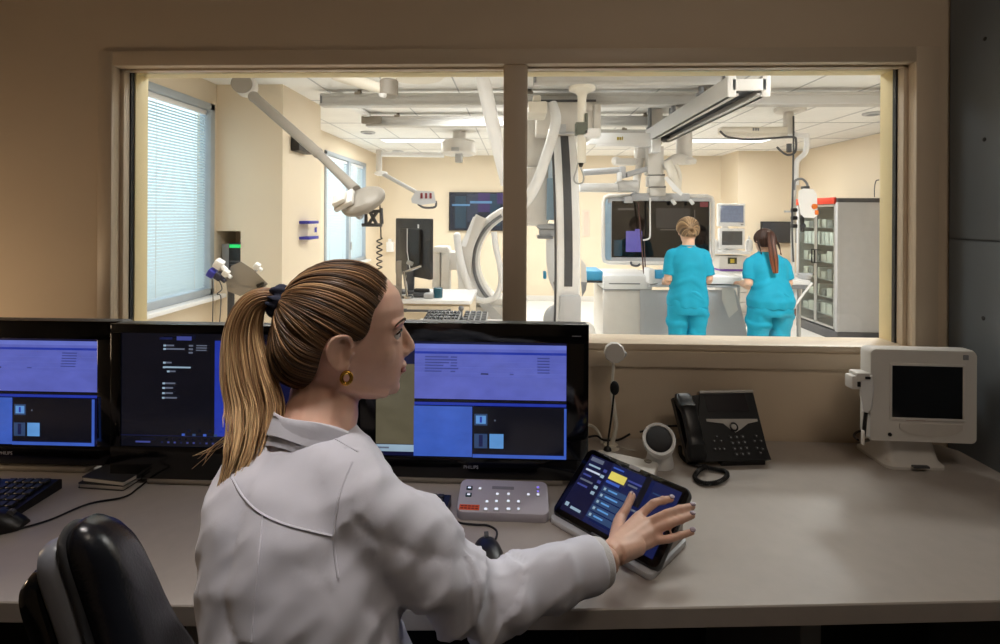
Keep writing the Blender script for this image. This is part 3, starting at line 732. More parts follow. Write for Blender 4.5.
b = MB(); c = P(461, 314, y=2.4); b.cyl((c.x, 2.4, zc_), (c.x, 2.4, zc_ + .05), .008, n=10); b.ball((c.x, 2.4, zc_ + .055), .014, 10); b.box((c.x, 2.4, zc_ + .0065), (.03, .03, .012), None, .003)
solo('joystick', b, M_mgrey, 'little grey joystick standing between keyboard and pad', 'joystick')
# ---- hanging display on its ceiling carrier
yd = 5.4
t = thing('ceiling_display', 'big dark display in a pale frame hung from a white ceiling carrier', 'screen', P(657, 262, y=yd))
b = MB(); b.pbox(588, 133, 655, 144, yd - .3, .12, .006); part('cross_beam', b, M_white, t)
b = MB(); b.pbox(652, 130, 661, 152, yd - .33, .14, .006); part('beam_end', b, M_white, t)
b = MB(); b.pbox(617, 137, 619, 140, yd - .304, .004); b.pbox(619.6, 137, 621.2, 140, yd - .304, .004, 0); b.pbox(622, 136.5, 623, 140, yd - .304, .004); part('warning_mark', b, mat('ochre_mark', 'B8A23A', .5), t)
b = MB(); b.pbox(597, 144, 652, 146.2, yd - .3, .1); part('light_strip', b, M_white, t)
c = P(655, 170, y=yd - .1)
b = MB(); b.pbox(648, 146, 664, 174.5, yd - .16, .16, .01); b.pbox(649, 175.5, 665, 186.5, yd - .15, .15, .01); b.pbox(650, 187.5, 666, 196, yd - .14, .14, .01); b.bb(c.x - .07, c.x + .05, yd - .2, yd - .05, P(650, 147, y=yd).z, ZC, .01); part('column', b, M_offw, t)
for q in (0, 1): b = MB(); b.pbox(650 + q, 174 + 12 * q, 665 + q, 175.8 + 12 * q, yd - .13, .1); part('joint_ring', b, M_dgrey, t)
b = MB(); b.lathe([(0, 0), (.12, 0), (.13, .03), (.12, .05), (.085, .07), (.085, ZC - P(684, 164, y=yd).z), (0, ZC - P(684, 164, y=yd).z)], P(684, 164, y=yd)); part('ceiling_post', b, M_offw, t)
b = MB(); b.tube(smoothpts([P(686, 160, y=yd - .05), P(676, 159, y=yd - .12), P(668, 164, y=yd - .12), P(660, 166, y=yd - .1)], 5), .055, 12); part('upper_arm', b, M_offw, t)
b = MB(); b.tube(smoothpts([P(668, 162, y=yd - .2), P(673, 176, y=yd - .25), P(677, 190, y=yd - .2)], 6), .045, 12); b.tube(smoothpts([P(674, 162, y=yd - .1), P(679, 176, y=yd - .1), P(678, 192, y=yd - .1)], 6), .03, 12); part('swing_arm', b, M_warmw, t)
b = MB(); b.loft([[P(x, y_, y=yd - .3 + d) for x, y_ in ((664, 178), (667, 176), (676, 185), (683, 193), (681, 196), (673, 190))] for d in (0, .06)]); part('grip', b, M_white, t)
b = MB(); b.tube(smoothpts([P(637, 145, y=yd), P(640, 160, y=yd), P(637, 178, y=yd), P(635, 196, y=yd)], 6), .042, 12); b.pbox(637, 143, 655, 158, yd - .05, .15, .02); part('left_column', b, M_offw, t)
b = MB(); b.pbox(615, 158, 638, 164.5, yd - .1, .15, .02); b.ball(P(616, 161, y=yd - .03), .05, 14); part('side_head', b, M_offw, t)
b = MB(); b.tube([P(583, 172.5, y=yd - .25), P(621, 170, y=yd - .2)], .034, 10, flat=1.2); b.pbox(620, 166, 626, 178, yd - .25, .1, .01); b.tube([P(626, 175, y=yd - .2), P(650, 168, y=yd - .1)], .03, 10); part('spring_arm', b, M_lgrey, t)
b = MB(); b.pbox(618, 172, 622, 181, yd - .27, .08, .01); part('arm_knuckle', b, M_white, t)
b = MB(); b.pbox(580, 183, 618, 192, yd - .28, .1, .012); b.pbox(617, 180, 640, 192, yd - .22, .16, .03); part('lower_arm', b, M_ral, t)
b = MB(); b.pbox(632, 193, 690, 201, yd - .1, .09, .012); b.pbox(625, 196, 633, 203, yd - .09, .06, .008); part('mount_bar', b, M_lgrey, t)
fr = MB()
xl, xr = P(603, 230, y=yd).x, P(712, 230, y=yd).x; zt_, zb_ = P(657, 196, y=yd).z, P(657, 263, y=yd).z
fr.tube([(x, yd - .02, z) for x, z in [(xl + .06, zt_), (xr - .06, zt_), (xr - .015, zt_ - .02), (xr, zt_ - .07), (xr, zb_ + .07), (xr - .015, zb_ + .02), (xr - .06, zb_), (xl + .06, zb_), (xl + .015, zb_ + .02), (xl, zb_ + .07), (xl, zt_ - .07), (xl + .015, zt_ - .02)]], .022, 10, closed=True)
part('protective_rail', fr, M_offw, t)
b = MB(); b.bb(xl + .01, xr - .02, yd - .02, yd + .06, zb_ + .01, zt_ - .01, .02); part('housing', b, M_lgrey, t)
b = MB(); b.pbox(603, 199, 608, 224, yd - .035, .02, .004); b.pbox(605, 203, 611, 260, yd - .03, .02, .004); part('side_strip', b, M_slateb, t)
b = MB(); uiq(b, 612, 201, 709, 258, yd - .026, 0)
for k, (a0, b0, a1, b1, mi) in enumerate(((626, 231, 642, 252, 1), (635, 229, 640, 231, 1), (700, 202, 708, 207, 2), (656, 208, 690, 228, 3), (660, 229, 686, 230.5, 4), (618, 208, 634, 210, 4), (614, 240, 622, 256, 5), (694, 210, 695, 256, 4))): uiq(b, a0, b0, a1, b1, yd - .029 - .0006 * k, mi)  # lilac boxes are a reflection on the dark glass, drawn as dim emission
part('screen', b, [mat('black_gloss_screen', '141212', .06), glow('s_lilac_reflection', '6A5FA8', 1), glow('s_red', '6E2A30', 1), glow('s_umber', '2E2A27', 1), glow('s_ash', '4C4642', 1), glow('s_deepteal', '1F3A46', 1)], t)
for k in range(2):
    b = MB(); x = (672, 690)[k]; b.tube([P(x, 200, y=yd - .1), P(x + 3, 204, y=yd - .13)], .02, 8); part('hook', b, M_white, t)
h = MB(); h.tube(smoothpts([P(650, 198, y=yd - .12), P(650, 215, y=yd - .12), P(650, 235, y=yd - .12), P(648, 239, y=yd - .12), P(643, 240, y=yd - .12)], 5), .009, 8); part('white_hook', h, M_white, t)
h = MB(); h.tube(smoothpts([P(638, 202, y=yd - .1), P(640, 225, y=yd - .1), P(642, 250, y=yd - .15), P(643.5, 270, y=yd - .3), P(646, 284, y=yd - .42)], 6), .008, 6); h.tube(smoothpts([P(644, 240, y=yd - .1), P(645, 260, y=yd - .2), P(646, 284, y=yd - .45)], 6), .006, 6); part('lead', h, mat('brown_lead', '4A2E28', .6), t)
h = MB(); h.tube(smoothpts([P(631, 262, y=yd - .04), P(632, 265, y=yd - .06), P(637, 266, y=yd - .06), P(640, 264, y=yd - .06)], 5), .012, 8); part('latch', h, M_dgrey, t)
b = MB(); b.pbox(582, 210, 590, 237, YB - .012, .012, .002); b.pbox(584, 212, 588.5, 235, YB - .014, .004, 0, 1)
solo('wall_notice', b, [mat('pale_pink_board', 'E6CFBE', .7), mat('pale_notice', 'DCC3B4', .7)], 'narrow pale pink notice on the far wall beside the C-arm', 'notice')

# ---- patient table
yt = 4.95; zt0 = P(690, 281, y=yt).z
t = thing('patient_table', 'white angiography table on a broad pale pedestal with sky blue pads', 'table', (1.5, yt, 0))
tx0, tx1 = P(603, 300, y=yt).x, P(652, 300, y=yt).x
b = MB(); b.bb(tx0, tx1 + .02, yt, yt + .6, .05, P(620, 290, y=yt).z, .015); b.bb(tx0 + .03, tx1, yt + .03, yt + .55, 0, .05); part('pedestal', b, M_offw, t)
b = MB(); b.bb(tx0, tx1 - .0, yt - .02, yt + .6, P(620, 290, y=yt).z, P(620, 275, y=yt).z, .02); part('console_block', b, M_white, t)
b = MB(); b.pbox(609, 283, 640, 284.5, yt - .024, .01); part('slot', b, M_mgrey, t)
b = MB(); b.pbox(603, 289.3, 652, 290.6, yt - .022, .01); part('seam', b, M_mgrey, t)
b = MB(); b.loft([[P(x, y_, y=yt - .03 + d) for x, y_ in ((640, 290), (735, 290), (739, 300), (750, 345), (752, 374), (640, 374))] for d in (0, .5)]); part('wide_base', b, M_lgrey, t)
b = MB(); b.loft([[P(x, y_, y=yt - .06 + d) for x, y_ in ((722, 288), (733, 284), (738, 310), (729, 318), (722, 300))] for d in (0, .1)]); part('drape', b, M_offw, t)
b = MB(); b.pbox(652, 276, 742, 284.5, yt - .12, .55, .012); part('tabletop', b, M_white, t)
b = MB(); b.pbox(650, 284.5, 740, 288, yt - .1, .45, .008); part('side_rail', b, M_lgrey, t)
for (a0, b0, a1, b1, yy) in ((587, 271, 603, 281, yt + .05), (655, 270.5, 668, 279, yt - .135), (704, 276, 711, 280, yt - .135)):
    b = MB(); b.pbox(a0, b0, a1, b1, yy, .4 if a0 < 600 else .1, .012); part('blue_pad', b, M_bluef, t)
b = MB(); b.pbox(586, 280.5, 603, 283, yt + .04, .42, .004); part('pad_base', b, M_char, t)
b = MB(); b.pbox(649, 269, 655, 284, yt - .14, .2, .012); part('end_block', b, M_white, t)
b = MB(); c = P(667, 280, y=yt - .16); b.box(c, (.09, .06, .05), None, .015); b.tube([c, P(661, 284, y=yt - .16), P(656, 286, y=yt - .14)], .014, 8); part('control_handle', b, M_lgrey, t)

# ---- instrument table and what stands on it
yn = 5.02; zi = P(770, 280, y=yn).z
x0, x1 = P(757, 280, y=yn).x, P(811, 280, y=yn).x
t = thing('instrument_table', 'long white draped instrument table in front of the two people in scrubs', 'table', ((x0 + x1) / 2, yn + .3, 0))
b = MB(); b.bb(x0, x1, yn, yn + .55, zi - .05, zi, .012); part('top', b, M_white, t)
b = MB(); b.bb(x0 + .02, x1 - .05, yn + .0, yn + .02, zi - .09, zi - .05, .004); part('side_rail', b, M_mgrey, t)
for xx in (x0 + .04, x1 - .09):
    for yy in (yn + .05, yn + .5): l = MB(); l.cyl((xx, yy, .03), (xx, yy, zi - .05), .018, n=12); l.ball((xx, yy, .03), .03, 10); part('leg', l, M_alu, t)
d = MB(); rings = []
for k in range(7):
    q = k / 6; rings.append([Vector((x1 - .12 + .12 * math.cos(a) * (1 - .3 * q) + .02 * math.sin(3 * q), yn + .2 + .14 * math.sin(a) * (1 + .1 * math.sin(4 * a + q * 3)), zi + .005 - .3 * q)) for a in [2 * math.pi * j / 24 for j in range(24)]])
d.loft(rings); part('cloth_corner', d, M_white, t)
c = P(806, 277, y=yn + .1); b = MB(); b.lathe([(0, 0), (.05, 0), (.07, .05), (.068, .055), (.045, .01), (0, .01)], (c.x, yn + .12, zi + .001), n=20); solo('kidney_bowl', b, M_lgrey, 'small grey bowl at the right end of the instrument table', 'bowl')
b = MB(); c = P(799, 278, y=yn + .3); b.box((c.x, yn + .35, zi + .012), (.1, .12, .022), (0, 0, R(12)), .006); solo('gauze_pack', b, M_offw, 'flat pale pack behind the grey bowl on the instrument table', 'pack')
h = MB(); h.tube(smoothpts([P(812, 283, y=yn - .03), P(799, 300, y=yn - .06), P(790, 315, y=yn - .1), P(788, 330, y=yn - .1), Vector((P(788, 330, y=yn - .1).x + .02, yn - .1, .1)), Vector((P(800, 330, y=yn).x, yn - .05, .012))], 6), .011, 8); h.v = [Vector((v.x, v.y, max(v.z, .0))) for v in h.v]
solo('white_hose', h, M_white, 'white hose hanging from the right end of the instrument table', 'hose')

# ---- monitor trolley with two screens
ym = 6.3; s6 = 490 / ym
x0, x1 = P(712, 250, y=ym).x, P(751, 250, y=ym).x; xm = P(731, 250, y=ym).x
zs1, zs2 = P(731, 252, y=ym).z, P(731, 272, y=ym).z
t = thing('equipment_trolley', 'white equipment trolley carrying two monitors behind the people in scrubs', 'trolley', (xm, ym + .2, 0))
def shelf(z, th=.03, px=0): b = MB(); b.bb(x0 - px, x1 + px, ym, ym + .45, z - th, z, .008); part('shelf', b, M_white, t)
shelf(zs1); shelf(zs2); shelf(.84); shelf(.26)
for xx in (x0 + .02, x1 - .02):
    b = MB(); b.bb(xx - .015, xx + .015, ym + .38, ym + .43, .08, zs1 + .02, .005); part('upright', b, M_offw, t)
for k, zz in enumerate((.33, .46, .59, .72)):
    d = MB(); d.bb(x0 + .04, x1 - .04, ym + .0, ym + .4, zz - .06, zz + .065, .008); d = part('drawer', d, M_offw, t)
    h = MB(); h.box((xm - .05, ym - .012, zz + .03), (.14, .02, .018), None, .005); part('handle', h, M_mgrey, d)
for xx in (x0 + .05, x1 - .05):
    for yy in (ym + .05, ym + .4): b = MB(); b.cyl((xx - .014, yy, .045), (xx + .014, yy, .045), .045, n=16); b.bb(xx - .01, xx + .01, yy - .01, yy + .01, .05, .28); part('castor', b, M_dgrey, t)
def small_mon(px0, py0, px1, py1, zbase, label, frame_m, bez=2.2, emis='s_greyscr', ecol='5A5F68'):
    t = thing('monitor', label, 'monitor', (P((px0 + px1) / 2, 230, y=ym).x, ym + .15, zbase), 'monitors on the white trolley')
    b = MB(); b.pbox(px0, py0, px1, py1, ym + .06, .07, .012); part('housing', b, frame_m, t)
    b = MB(); b.pbox(px0 + bez, py0 + bez, px1 - bez, py1 - bez * 1.5, ym + .056, .008, .001); part('screen', b, glow(emis, ecol, 1), t)
    zb = P(px0, py1, y=ym + .06).z; xx = P((px0 + px1) / 2, py1, y=ym + .06).x
    b = MB(); b.bb(xx - .05, xx + .05, ym + .1, ym + .15, zbase + .002, zb + .05, .006); b.bb(xx - .11, xx + .11, ym + .03, ym + .155, zbase + .001, zbase + .018, .006); part('stand', b, frame_m, t)
small_mon(719.5, 228.5, 745, 249, zs1, 'white framed monitor with a dark picture, lower of the two on the trolley', M_white, 2.6, 's_charcoal', '4B4945')
t2 = thing('monitor', 'white framed monitor with a blue-grey picture, upper of the two on the trolley', 'monitor', (xm, ym + .3, zs1), 'monitors on the white trolley')
b = MB(); b.pbox(718.5, 203.5, 745.5, 226.5, ym + .08, .07, .012); part('housing', b, M_white, t2)
b = MB(); b.pbox(720.5, 205.5, 743.5, 222.5, ym + .076, .008, .001); part('screen', b, glow('s_bluegrey', '7A8090', 1), t2)
b = MB(); b.pbox(741, 224, 743.5, 225.3, ym + .074, .008); part('button', b, M_mgrey, t2)
b = MB(); b.bb(xm - .04, xm + .04, ym + .17, ym + .21, zs1 + .001, P(730, 224, y=ym).z, .006); b.bb(xm - .1, xm + .1, ym + .24, ym + .36, zs1 + .001, zs1 + .02, .006); b.bb(xm - .04, xm + .04, ym + .19, ym + .3, zs1 + .02, zs1 + .06, .004); part('stand', b, M_offw, t2)
for k, px in enumerate((713, 748)):
    b = MB(); c = P(px, 240, y=ym + .15); b.lathe([(0, 0), (.04, 0), (.045, .02), (.045, .12), (.03, .15), (.012, .16), (.012, .2), (0, .2)], (c.x, ym + .12, zs1 + .001), n=18)
    solo('bottle', b, M_white, ('white pump bottle left of the trolley monitors', 'white pump bottle right of the trolley monitors')[k], 'bottle')
t = thing('infusion_unit', 'white boxy unit with an amber-lit centre and violet foot on the lower trolley shelf', 'medical device', (xm, ym + .15, zs2))
b = MB(); b.pbox(719, 256, 748, 269.5, ym + .05, .22, .012); part('housing', b, M_offw, t)
b = MB(); b.pbox(728, 257.5, 737, 264, ym + .042, .012, .003); part('display', b, mat('dark_olive_panel', '3A3A20', .4), t)
b = MB(); b.pbox(730.5, 259, 734.5, 263, ym + .038, .008, .002); part('amber_dial', b, mat('amber_dial', 'C9B23C', .4), t)
b = MB(); b.pbox(720, 269.3, 747, 271.2, ym + .045, .22, .004); part('violet_foot', b, mat('violet_strip', '7A4FA8', .5), t)
# cables on the floor
h = MB(); rnd = random.Random(3)
h.tube(smoothpts([Vector((2.6, 6.25, .012)), Vector((2.75, 6.0, .012)), Vector((3.0, 5.9, .012)), Vector((3.15, 6.15, .012)), Vector((3.4, 6.2, .012)), Vector((3.3, 5.8, .012))], 8), .011, 8)
solo('floor_cable', h, M_dgrey, 'dark cable curling on the pale floor under the instrument table', 'cable')
b = MB(); b.bb(2.62, 2.95, 6.0, 6.2, 0.0, .12, .02); solo('foot_switch', b, M_char, 'dark foot switch box on the floor below the trolley drawers', 'foot switch')

# ---- wall television and wooden cupboard
t = thing('television', 'blank dark television on the far wall left of the pump column', 'television', P(780, 242, y=YC0 - .05))
b = MB(); b.pbox(762, 221.5, 797, 243, YC0 - .07, .06, .006); part('housing', b, M_black, t)
b = MB(); b.pbox(763, 222.5, 796, 241.8, YC0 - .073, .006, .001); part('screen', b, mat('grey_screen', '3A3B40', .25), t)
b = MB(); b.pbox(775, 228, 785, 238, YC0 - .02, .022); part('wall_mount', b, M_black, t)
b = MB(); b.pbox(757.5, 231, 760, 238, YC0 - .03, .03, .004); solo('wall_switch', b, M_char, 'tiny dark wall switch left of the blank television', 'switch')
t = thing('wooden_cupboard', 'low walnut cupboard against the far wall between people and glass cabinet', 'cupboard', (P(793, 320, y=8.1).x, 8.3, 0))
x0, x1 = P(776, 300, y=8.1).x, P(803, 300, y=8.1).x; zz = P(790, 286, y=8.1).z
b = MB(); b.bb(x0, x1, 8.12, 8.55, .0, zz, .008); part('carcass', b, M_wood, t)
for k in range(2): d = MB(); d.bb(x0 + .01 + k * (x1 - x0) / 2, x0 + (k + 1) * (x1 - x0) / 2 - .01, 8.1, 8.12, .08, zz - .03, .004); part('door', d, M_wood, t)

# ---- glass-fronted cabinet
xg, yg0, yg1 = P(838, 250, y=6.5).x, 6.5, 7.42
zg = P(838, 198, y=6.5).z
t = thing('supply_cabinet', 'tall grey cabinet with glass doors and a red top edge', 'cabinet', ((xg + XR) / 2, 6.95, 0))
b = MB(); b.bb(xg, XR - .01, yg0, yg0 + .03, .12, zg - .05, .006); part('side_panel', b, M_lgrey, t, 'grey side panel')
b = MB(); b.bb(xg, XR - .01, yg1 - .03, yg1, .12, zg - .05, .006); b.bb(XR - .04, XR - .01, yg0, yg1, .12, zg - .05); part('back_panel', b, M_lgrey, t)
b = MB(); b.bb(xg - .01, XR - .01, yg0 - .01, yg1 + .01, .0, .13, .008); part('plinth', b, M_dgrey, t)
b = MB(); b.bb(xg - .005, XR - .01, yg0 - .005, yg1 + .01, zg - .055, zg, .006); part('top', b, M_dgrey, t)
b = MB(); b.bb(xg - .03, xg + .004, yg0 + .04, yg1 + .015, zg - .075, zg + .012, .006); part('red_fascia', b, M_red, t, 'red top fascia')
pst = MB()
for yy in (yg0 + .015, yg1 - .015): pst.bb(xg - .012, xg + .02, yy - .025, yy + .025, .13, zg - .055, .004)
part('corner_post', pst, M_lgrey, t)
for k in range(6):
    z = .3 + k * .235; b = MB(); b.bb(xg + .03, XR - .05, yg0 + .035, yg1 - .035, z - .008, z, .002); part('shelf', b, M_lgrey, t)
for k in range(2):
    ya = yg0 + .04 + k * (yg1 - yg0 - .08) / 2; yb_ = ya + (yg1 - yg0 - .08) / 2 - .006
    d = MB()
    for (a_, b__, c_, e_) in ((ya, ya + .025, .15, zg - .08), (yb_ - .025, yb_, .15, zg - .08), (ya, yb_, .15, .18), (ya, yb_, zg - .11, zg - .08)): d.bb(xg - .015, xg + .005, a_, b__, c_, e_, .003)
    d = part('door', d, M_alu, t)
    g = MB(); g.bb(xg - .008, xg - .003, ya + .02, yb_ - .02, .17, zg - .1); part('pane', g, M_cabglass, d)
    h = MB(); yy = yb_ - .03 if k == 0 else ya + .03; h.tube([(xg - .045, yy, .98), (xg - .045, yy, 1.17)], .008, 8); h.box((xg - .028, yy, .985), (.035, .012, .012), None, .003); h.box((xg - .028, yy, 1.165), (.035, .012, .012), None, .003); part('handle', h, M_black, d)
rnd = random.Random(5); first = None; nb = 0
kinds = [('folder', 'white boxed pack', M_white), ('folder', 'grey boxed pack', M_lgrey)]
NTH = ['first', 'second', 'third', 'fourth', 'fifth', 'sixth', 'seventh', 'eighth']
SHN = ['lowest', 'second-lowest', 'third-lowest', 'third-highest', 'second-highest', 'top']
for k in range(6):
    z = .3 + k * .235
    n = 8 if k == 4 else 6
    for j in range(n):
        w_ = .075 if k == 4 else rnd.uniform(.09, .12); hh = .17 if k == 4 else rnd.uniform(.08, .15)
        yy = yg0 + .12 + (yg1 - yg0 - .24) * j / (n - 1)
        b = MB(); b.bb(xg + .05, xg + .28, yy - w_ / 2, yy + w_ / 2, z + .0005, z + hh, .006)
        solo('supply_pack', b, M_white if k == 4 else (M_offw if (j + k) % 3 else M_mgrey), '%s upright pack from the near end on the %s shelf of the glass cabinet' % (NTH[j], SHN[k]), 'pack', 'packs on the cabinet shelves')
t = thing('wall_hook', 'red hook with a thin wire loop on the wall above the glass cabinet', 'wall hook', P(880, 200, y=6.3))
c = P(880, 181, x=XR - .03); b = MB(); b.bb(XR - .05, XR, 6.33, 6.40, P(880, 201, y=6.36).z, P(880, 192, y=6.36).z, .006); part('red_box', b, M_red, t)
b = MB(); b.bb(XR - .04, XR, 6.33, 6.40, P(880, 184, y=6.36).z, P(880, 175, y=6.36).z, .006); part('hook', b, mat('dark_red_hook', '6A2A26', .5), t)
h = MB(); h.tube(smoothpts([P(879, 180, y=6.36), P(876, 181, y=6.36), P(874.5, 188, y=6.36), P(874.5, 197, y=6.36)], 5), .006, 6); part('wire', h, M_dgrey, t)

# ---- infusion pump column hung from the ceiling
yp = 5.2
c = P(793.5, 200, y=yp)
t = thing('pump_column', 'slim white ceiling column with a side arm, tubes and dark cables', 'ceiling column', (c.x, yp, P(793, 300, y=yp).z))
b = MB(); b.lathe([(0, 0), (.14, 0), (.15, .015), (.15, .04), (0, .04)], (P(790, 110, y=yp).x, yp, ZC - .04), n=28); part('flange', b, M_offw, t)
b = MB(); b.pbox(786.5, 112, 794, 134, yp - .03, .07, .01); part('drop_post', b, M_offw, t)
b = MB(); b.pbox(722, 126.5, 788, 133, yp - .05, .12, .01); b.pbox(728, 133, 788, 136.5, yp - .04, .1, .008); part('side_arm', b, M_warmw, t)
b = MB()
for q in range(3): b.pbox(753 + q * 2.4, 128, 754.4 + q * 2.4, 130.6, yp - .056, .008)
part('arm_mark', b, M_mgrey, t)
b = MB(); b.tube(smoothpts([P(806, 134, y=yp), P(807, 144, y=yp), P(805, 153, y=yp), P(798, 160, y=yp), P(796, 168, y=yp), P(796, 185, y=yp)], 6), .026, 12); b.pbox(797, 133, 809, 137, yp - .05, .1, .012); b.tube([P(799, 135, y=yp), P(786, 133, y=yp)], .025, 10); part('bent_tube', b, M_white, t)
b = MB(); b.tube([P(794, 182, y=yp), P(793, 240, y=yp), P(793, 290, y=yp)], .022, 12); part('pole', b, M_offw, t)
b = MB(); b.tube(smoothpts([P(720, 131, y=yp - .08), P(728, 137, y=yp - .08), P(750, 139.5, y=yp - .08), P(775, 138, y=yp - .08), P(793, 137, y=yp - .08), P(796, 141, y=yp - .08), P(795, 152, y=yp - .08), P(788, 155, y=yp - .08), P(781, 151, y=yp - .08), P(777, 147, y=yp - .08)], 6), .011, 8)
b.tube(smoothpts([P(793.5, 116, y=yp - .06), P(793.5, 140, y=yp - .06), P(793, 180, y=yp - .05), P(792, 225, y=yp - .05), P(793.5, 262, y=yp - .05)], 6), .009, 8); b.box(P(789, 148, y=yp - .08), (.045, .03, .09), None, .006); part('dark_cable', b, M_dgrey, t)
b = MB()
for py in (210, 218, 226): b.box(P(794, py, y=yp - .05), (.05, .05, .04), None, .008)
part('clamp', b, M_black, t)
b = MB(); b.tube(smoothpts([P(794, 190, y=yp - .03), P(795, 181, y=yp - .03), P(802, 179, y=yp - .03), P(807, 184, y=yp - .03), P(807, 190, y=yp - .03)], 5), .012, 8); part('hook_hose', b, M_mgrey, t)
b = MB(); b.pbox(786, 210.5, 797, 212.5, yp - .03, .04, .004); part('cross_bar', b, M_lgrey, t)
t = thing('infusion_pump', 'white infusion pump with orange knobs hanging beside the slim ceiling column', 'pump', P(807, 218, y=yp - .2))
b = MB(); b.loft([[P(x, y_, y=yp - .22 + d) for x, y_ in ((798.5, 191), (803, 188.5), (813, 189), (817, 194), (817.5, 215), (814, 218), (804, 217.5), (800.5, 214), (798, 200))] for d in (0, .012, .13, .14)]); part('housing', b, M_white, t)
b = MB(); b.lathe([(0, 0), (.035, 0), (.03, .03), (0, .035)], P(806, 190, y=yp - .16)); part('orange_cap', b, mat('rust_plastic', 'B8542E', .4), t)
b = MB(); b.lathe([(0, 0), (.028, 0), (.024, .03), (0, .035)], P(813.5, 206.5, y=yp - .21), (0, -1, 0)); b.pbox(815, 210, 819, 215, yp - .225, .04, .008); part('orange_knob', b, M_orange, t)
b = MB(); b.pbox(804, 186, 810, 188.8, yp - .2, .06, .006); part('grip', b, M_dgrey, t)
b = MB(); b.pbox(802, 215, 804.5, 232, yp - .14, .03, .004); b.ball(P(803, 226, y=yp - .13), .028, 10); part('lower_bracket', b, M_char, t)
# small ceiling fittings
for k, (px, py, lb) in enumerate(((368, 132, 'small grey ceiling vent beyond the left rails'), (873, 113, 'small round detector on the ceiling at the right'), (398, 151, 'small round downlight near the far left wall'))):
    c = P(px, py, z=ZC); b = MB(); b.lathe([(0, 0), (.09, 0), (.1, .008), (.1, .02), (0, .02)], (c.x, c.y, ZC - .02), n=24); b.lathe([(0, -.008), (.05, -.006), (.06, .0), (0, .0)], (c.x, c.y, ZC - .02), n=24, mi=1)
    solo('ceiling_fitting', b, [M_lgrey, M_mgrey], lb, 'ceiling fitting')
# ================================================================ control desk and what stands on it
def on(px, py, o, n):
    """where the sight line of photo pixel (px,py) meets the plane through o with normal n"""
    d = P(px, py, y=1.0) - EYE; return EYE + d * ((Vector(o) - EYE).dot(n) / d.dot(n))
M_desk = mat('grey_beige_laminate', 'AEA69F', .38, var=.03, scale=30, bump=.03, bscale=260)
M_edge = mat('desk_edge_band', 'AFA294', .5, var=.03)
t = thing('desk', 'long grey-beige control desk along the observation window', 'desk', (-.4, 1.15, ZF))
fp = [P(0, 602, z=ZD), P(200, 606, z=ZD), P(400, 610, z=ZD), P(579, 609.5, z=ZD), P(800, 605.5, z=ZD), P(1000, 601, z=ZD)]
xe = P(950, 445, z=ZD).x
poly = [(-2.15, fp[0].y + .02)] + [(p.x, p.y) for p in fp if p.x < xe] + [(xe, P(1000, 601, z=ZD).y), (xe, 1.425), (xe - .03, 1.4685), (-2.15, 1.4685)]
b = MB()
def shrink(pl, d): 
    c = Vector((-.4, 1.15)); return [(x + (d if x < c.x else -d), y + (d if y < c.y else -d)) for x, y in pl]
b.loft([[Vector((x, y, z)) for x, y in shrink(poly, o_)] for o_, z in ((.002, ZD - .036), (0, ZD - .034), (0, ZD - .002), (.002, ZD))]); part('worktop', b, M_desk, t, sharp=30)
for x in (-1.9, -.62, .55, 1.15):
    b = MB(); b.bb(x - .02, x + .02, .93, 1.42, ZF + .03, ZD - .037, .004); b.bb(x - .03, x + .03, .88, 1.44, ZF, ZF + .03, .006); part('leg', b, M_mgrey, t)
b = MB(); b.bb(-2.1, 1.235, 1.38, 1.4, ZF + .04, ZD - .037, .003); part('under_desk_shade_panel', b, M_char, t)  # charcoal sheet, widened to stand in for the darkness under the desk

def rects(M, w, h, rows, mats, z0=.0004, step=.00025):
    """flat screen areas in photo-proportional units: rows of (x0,y0,x1,y1,material index), origin top left, width w, height h"""
    b = MB()
    for k, (x0, y0, x1, y1, mi) in enumerate(rows):
        z = z0 + step * k
        b.add([(x0 * w - w / 2, h - y1 * h, z), (x1 * w - w / 2, h - y1 * h, z), (x1 * w - w / 2, h - y0 * h, z), (x0 * w - w / 2, h - y0 * h, z)], [(0, 1, 2, 3)], mi, M)
    return b
UI = [glow('ui_navy', '0C0E2E', 1), glow('ui_lavender', '575FB2', 1), glow('ui_royal', '22349A', 1), glow('ui_blue', '3A5AB4', 1), glow('ui_ink', '0A0B14', 1),
      glow('ui_steel', '5A90CC', 1), glow('ui_dim', '2C4266', 1), glow('ui_text', '3C4486', 1), glow('ui_olive', '57513F', 1), glow('ui_pale', '8FA6B8', 1), glow('ui_orange', 'C06A3A', 1), glow('ui_periwinkle', '626EC0', 1),
      glow('ui_white', 'C4CCE0', 1), glow('ui_grey', '5A6070', 1), glow('ui_yellow', 'D8C860', 1), glow('ui_deep', '141B44', 1)]
rnd = random.Random(11)
